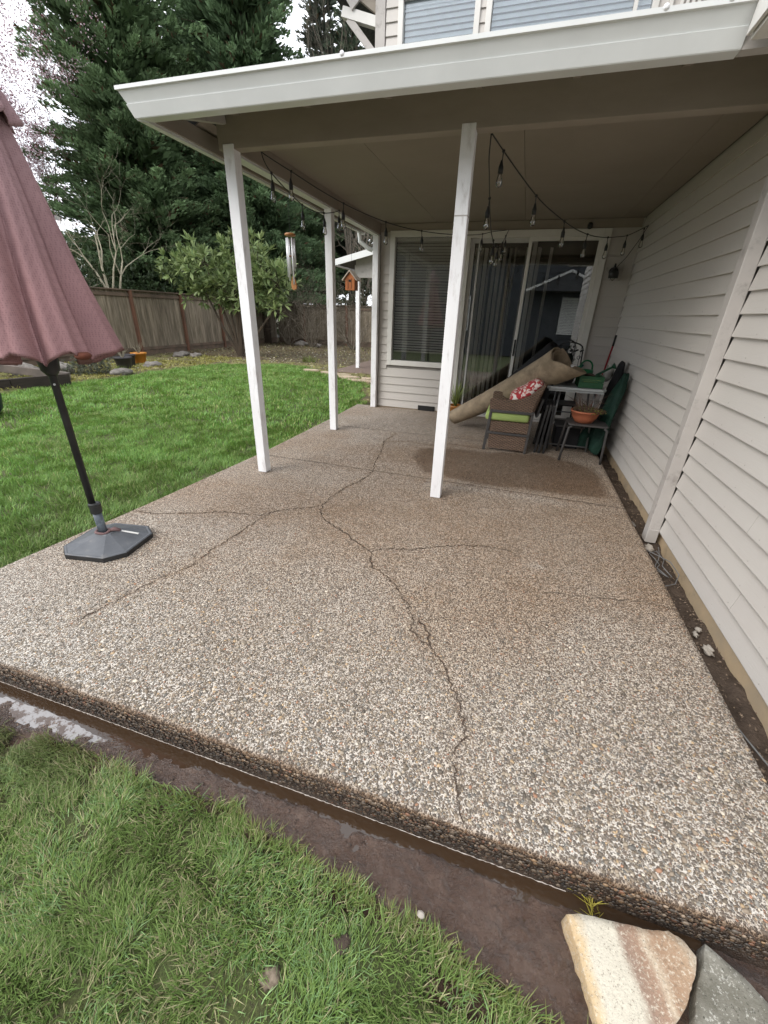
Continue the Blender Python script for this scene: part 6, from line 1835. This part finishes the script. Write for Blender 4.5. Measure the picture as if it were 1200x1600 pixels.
bushy('grey_shrub', (-9.75, 7.75, -.05), 'low grey green shrub in the bed under the umbrella hem', 'shrub', 55, [(-9.75, 7.75, .12, .30), (-9.6, 7.95, .08, .26), (-9.9, 7.5, .08, .24)], 2600, .055, .02, (.10, .115, .08), (.17, .18, .13), 4)
m_tim = M("dark_edging_timber", (0.05, 0.038, 0.030), (0.028, 0.022, 0.018), 3, (1, 1, 6), rough=.9, bs=.4, bscale=30)
m_tim2 = M("grey_timber", (0.17, 0.14, 0.12), (0.10, 0.085, 0.075), 3, rough=.9, bs=.4, bscale=30)
tm = thing('edging_timber', (-9.3, 5.6, -.1), 'dark timber edging along the bed at the far left', 'timber edging')
MB().bar((-8.95, 6.55, .02), (-9.15, 5.55, .02), .10, .26).build('board', m_tim, tm, bevel=.01)
MB().bar((-9.152, 5.54, .02), (-9.6, 3.6, .02), .10, .26).build('board', m_tim, tm, bevel=.01)
tm = thing('loose_timber', (-10.3, 6.6, 0), 'grey weathered plank lying slanted behind the edging under the umbrella', 'plank')
MB().bar((-11.6, 6.1, .26), (-9.2, 6.75, .05), .10, .16).build('board', m_tim2, tm, bevel=.01)
# dark blue barrel whose edge shows at the left
bb_ = thing('rain_barrel', (-7.36, 3.95, -.07), 'dark navy barrel cut by the left frame edge on the lawn', 'barrel')
m_navy = M("navy_plastic", (0.012, 0.016, 0.04), (0.009, 0.012, 0.03), 4, rough=.4, bs=0)
MB().lathe((-7.36, 3.95, -.07), [(.18, 0), (.27, .12), (.30, .3), (.27, .5), (.2, .6), (.05, .62)], 24).build('barrel_body', m_navy, bb_, smooth=True)
m_chunk2 = M('dry_dirt', (0.24, 0.19, 0.14), (0.13, 0.10, 0.07), 40, rough=.95, bs=.8, bscale=90)
# small debris on grass
MB_ = MB().blob((-.36, .33, -.072), (.026, .022, .012), 7, .7, 3)
tag(MB_.build('dirt_clump', m_chunk2, smooth=True, base=(-.36, .33, -.07)), 'pale brown dirt clump in the grass at the lower left', 'dirt')
tag(MB().blob((-.21, .44, -.06), (.022, .02, .014), 8, .5, 2).build('dirt_clump', m_soilstrip, smooth=True, base=(-.21, .44, -.07)), 'dark worm cast in the grass near the trench bend', 'dirt')
tag(MB().blob((-.02, .565, -.062), (.012, .010, .008), 9, .3, 2).build('pebble', m_chunk, smooth=True, base=(-.02, .565, -.07)), 'tan pebble at the grass edge beside the mud', 'pebble')
for k, (x, y, l) in enumerate(((.10, .62, 'dark mud clod nearest the pale flagstone'), (.26, .60, 'mud clod left of the pale flagstone corner'), (.20, .655, 'small mud clod in the middle of the trench'), (-.03, .66, 'mud clod beside the straw bits'))):
    tag(MB().blob((x, y, -.108), (.018, .014, .008), 200 + k, .6, 3).build('mud_clod', m_mud, smooth=True, base=(x, y, -.11)), l, 'mud clod')
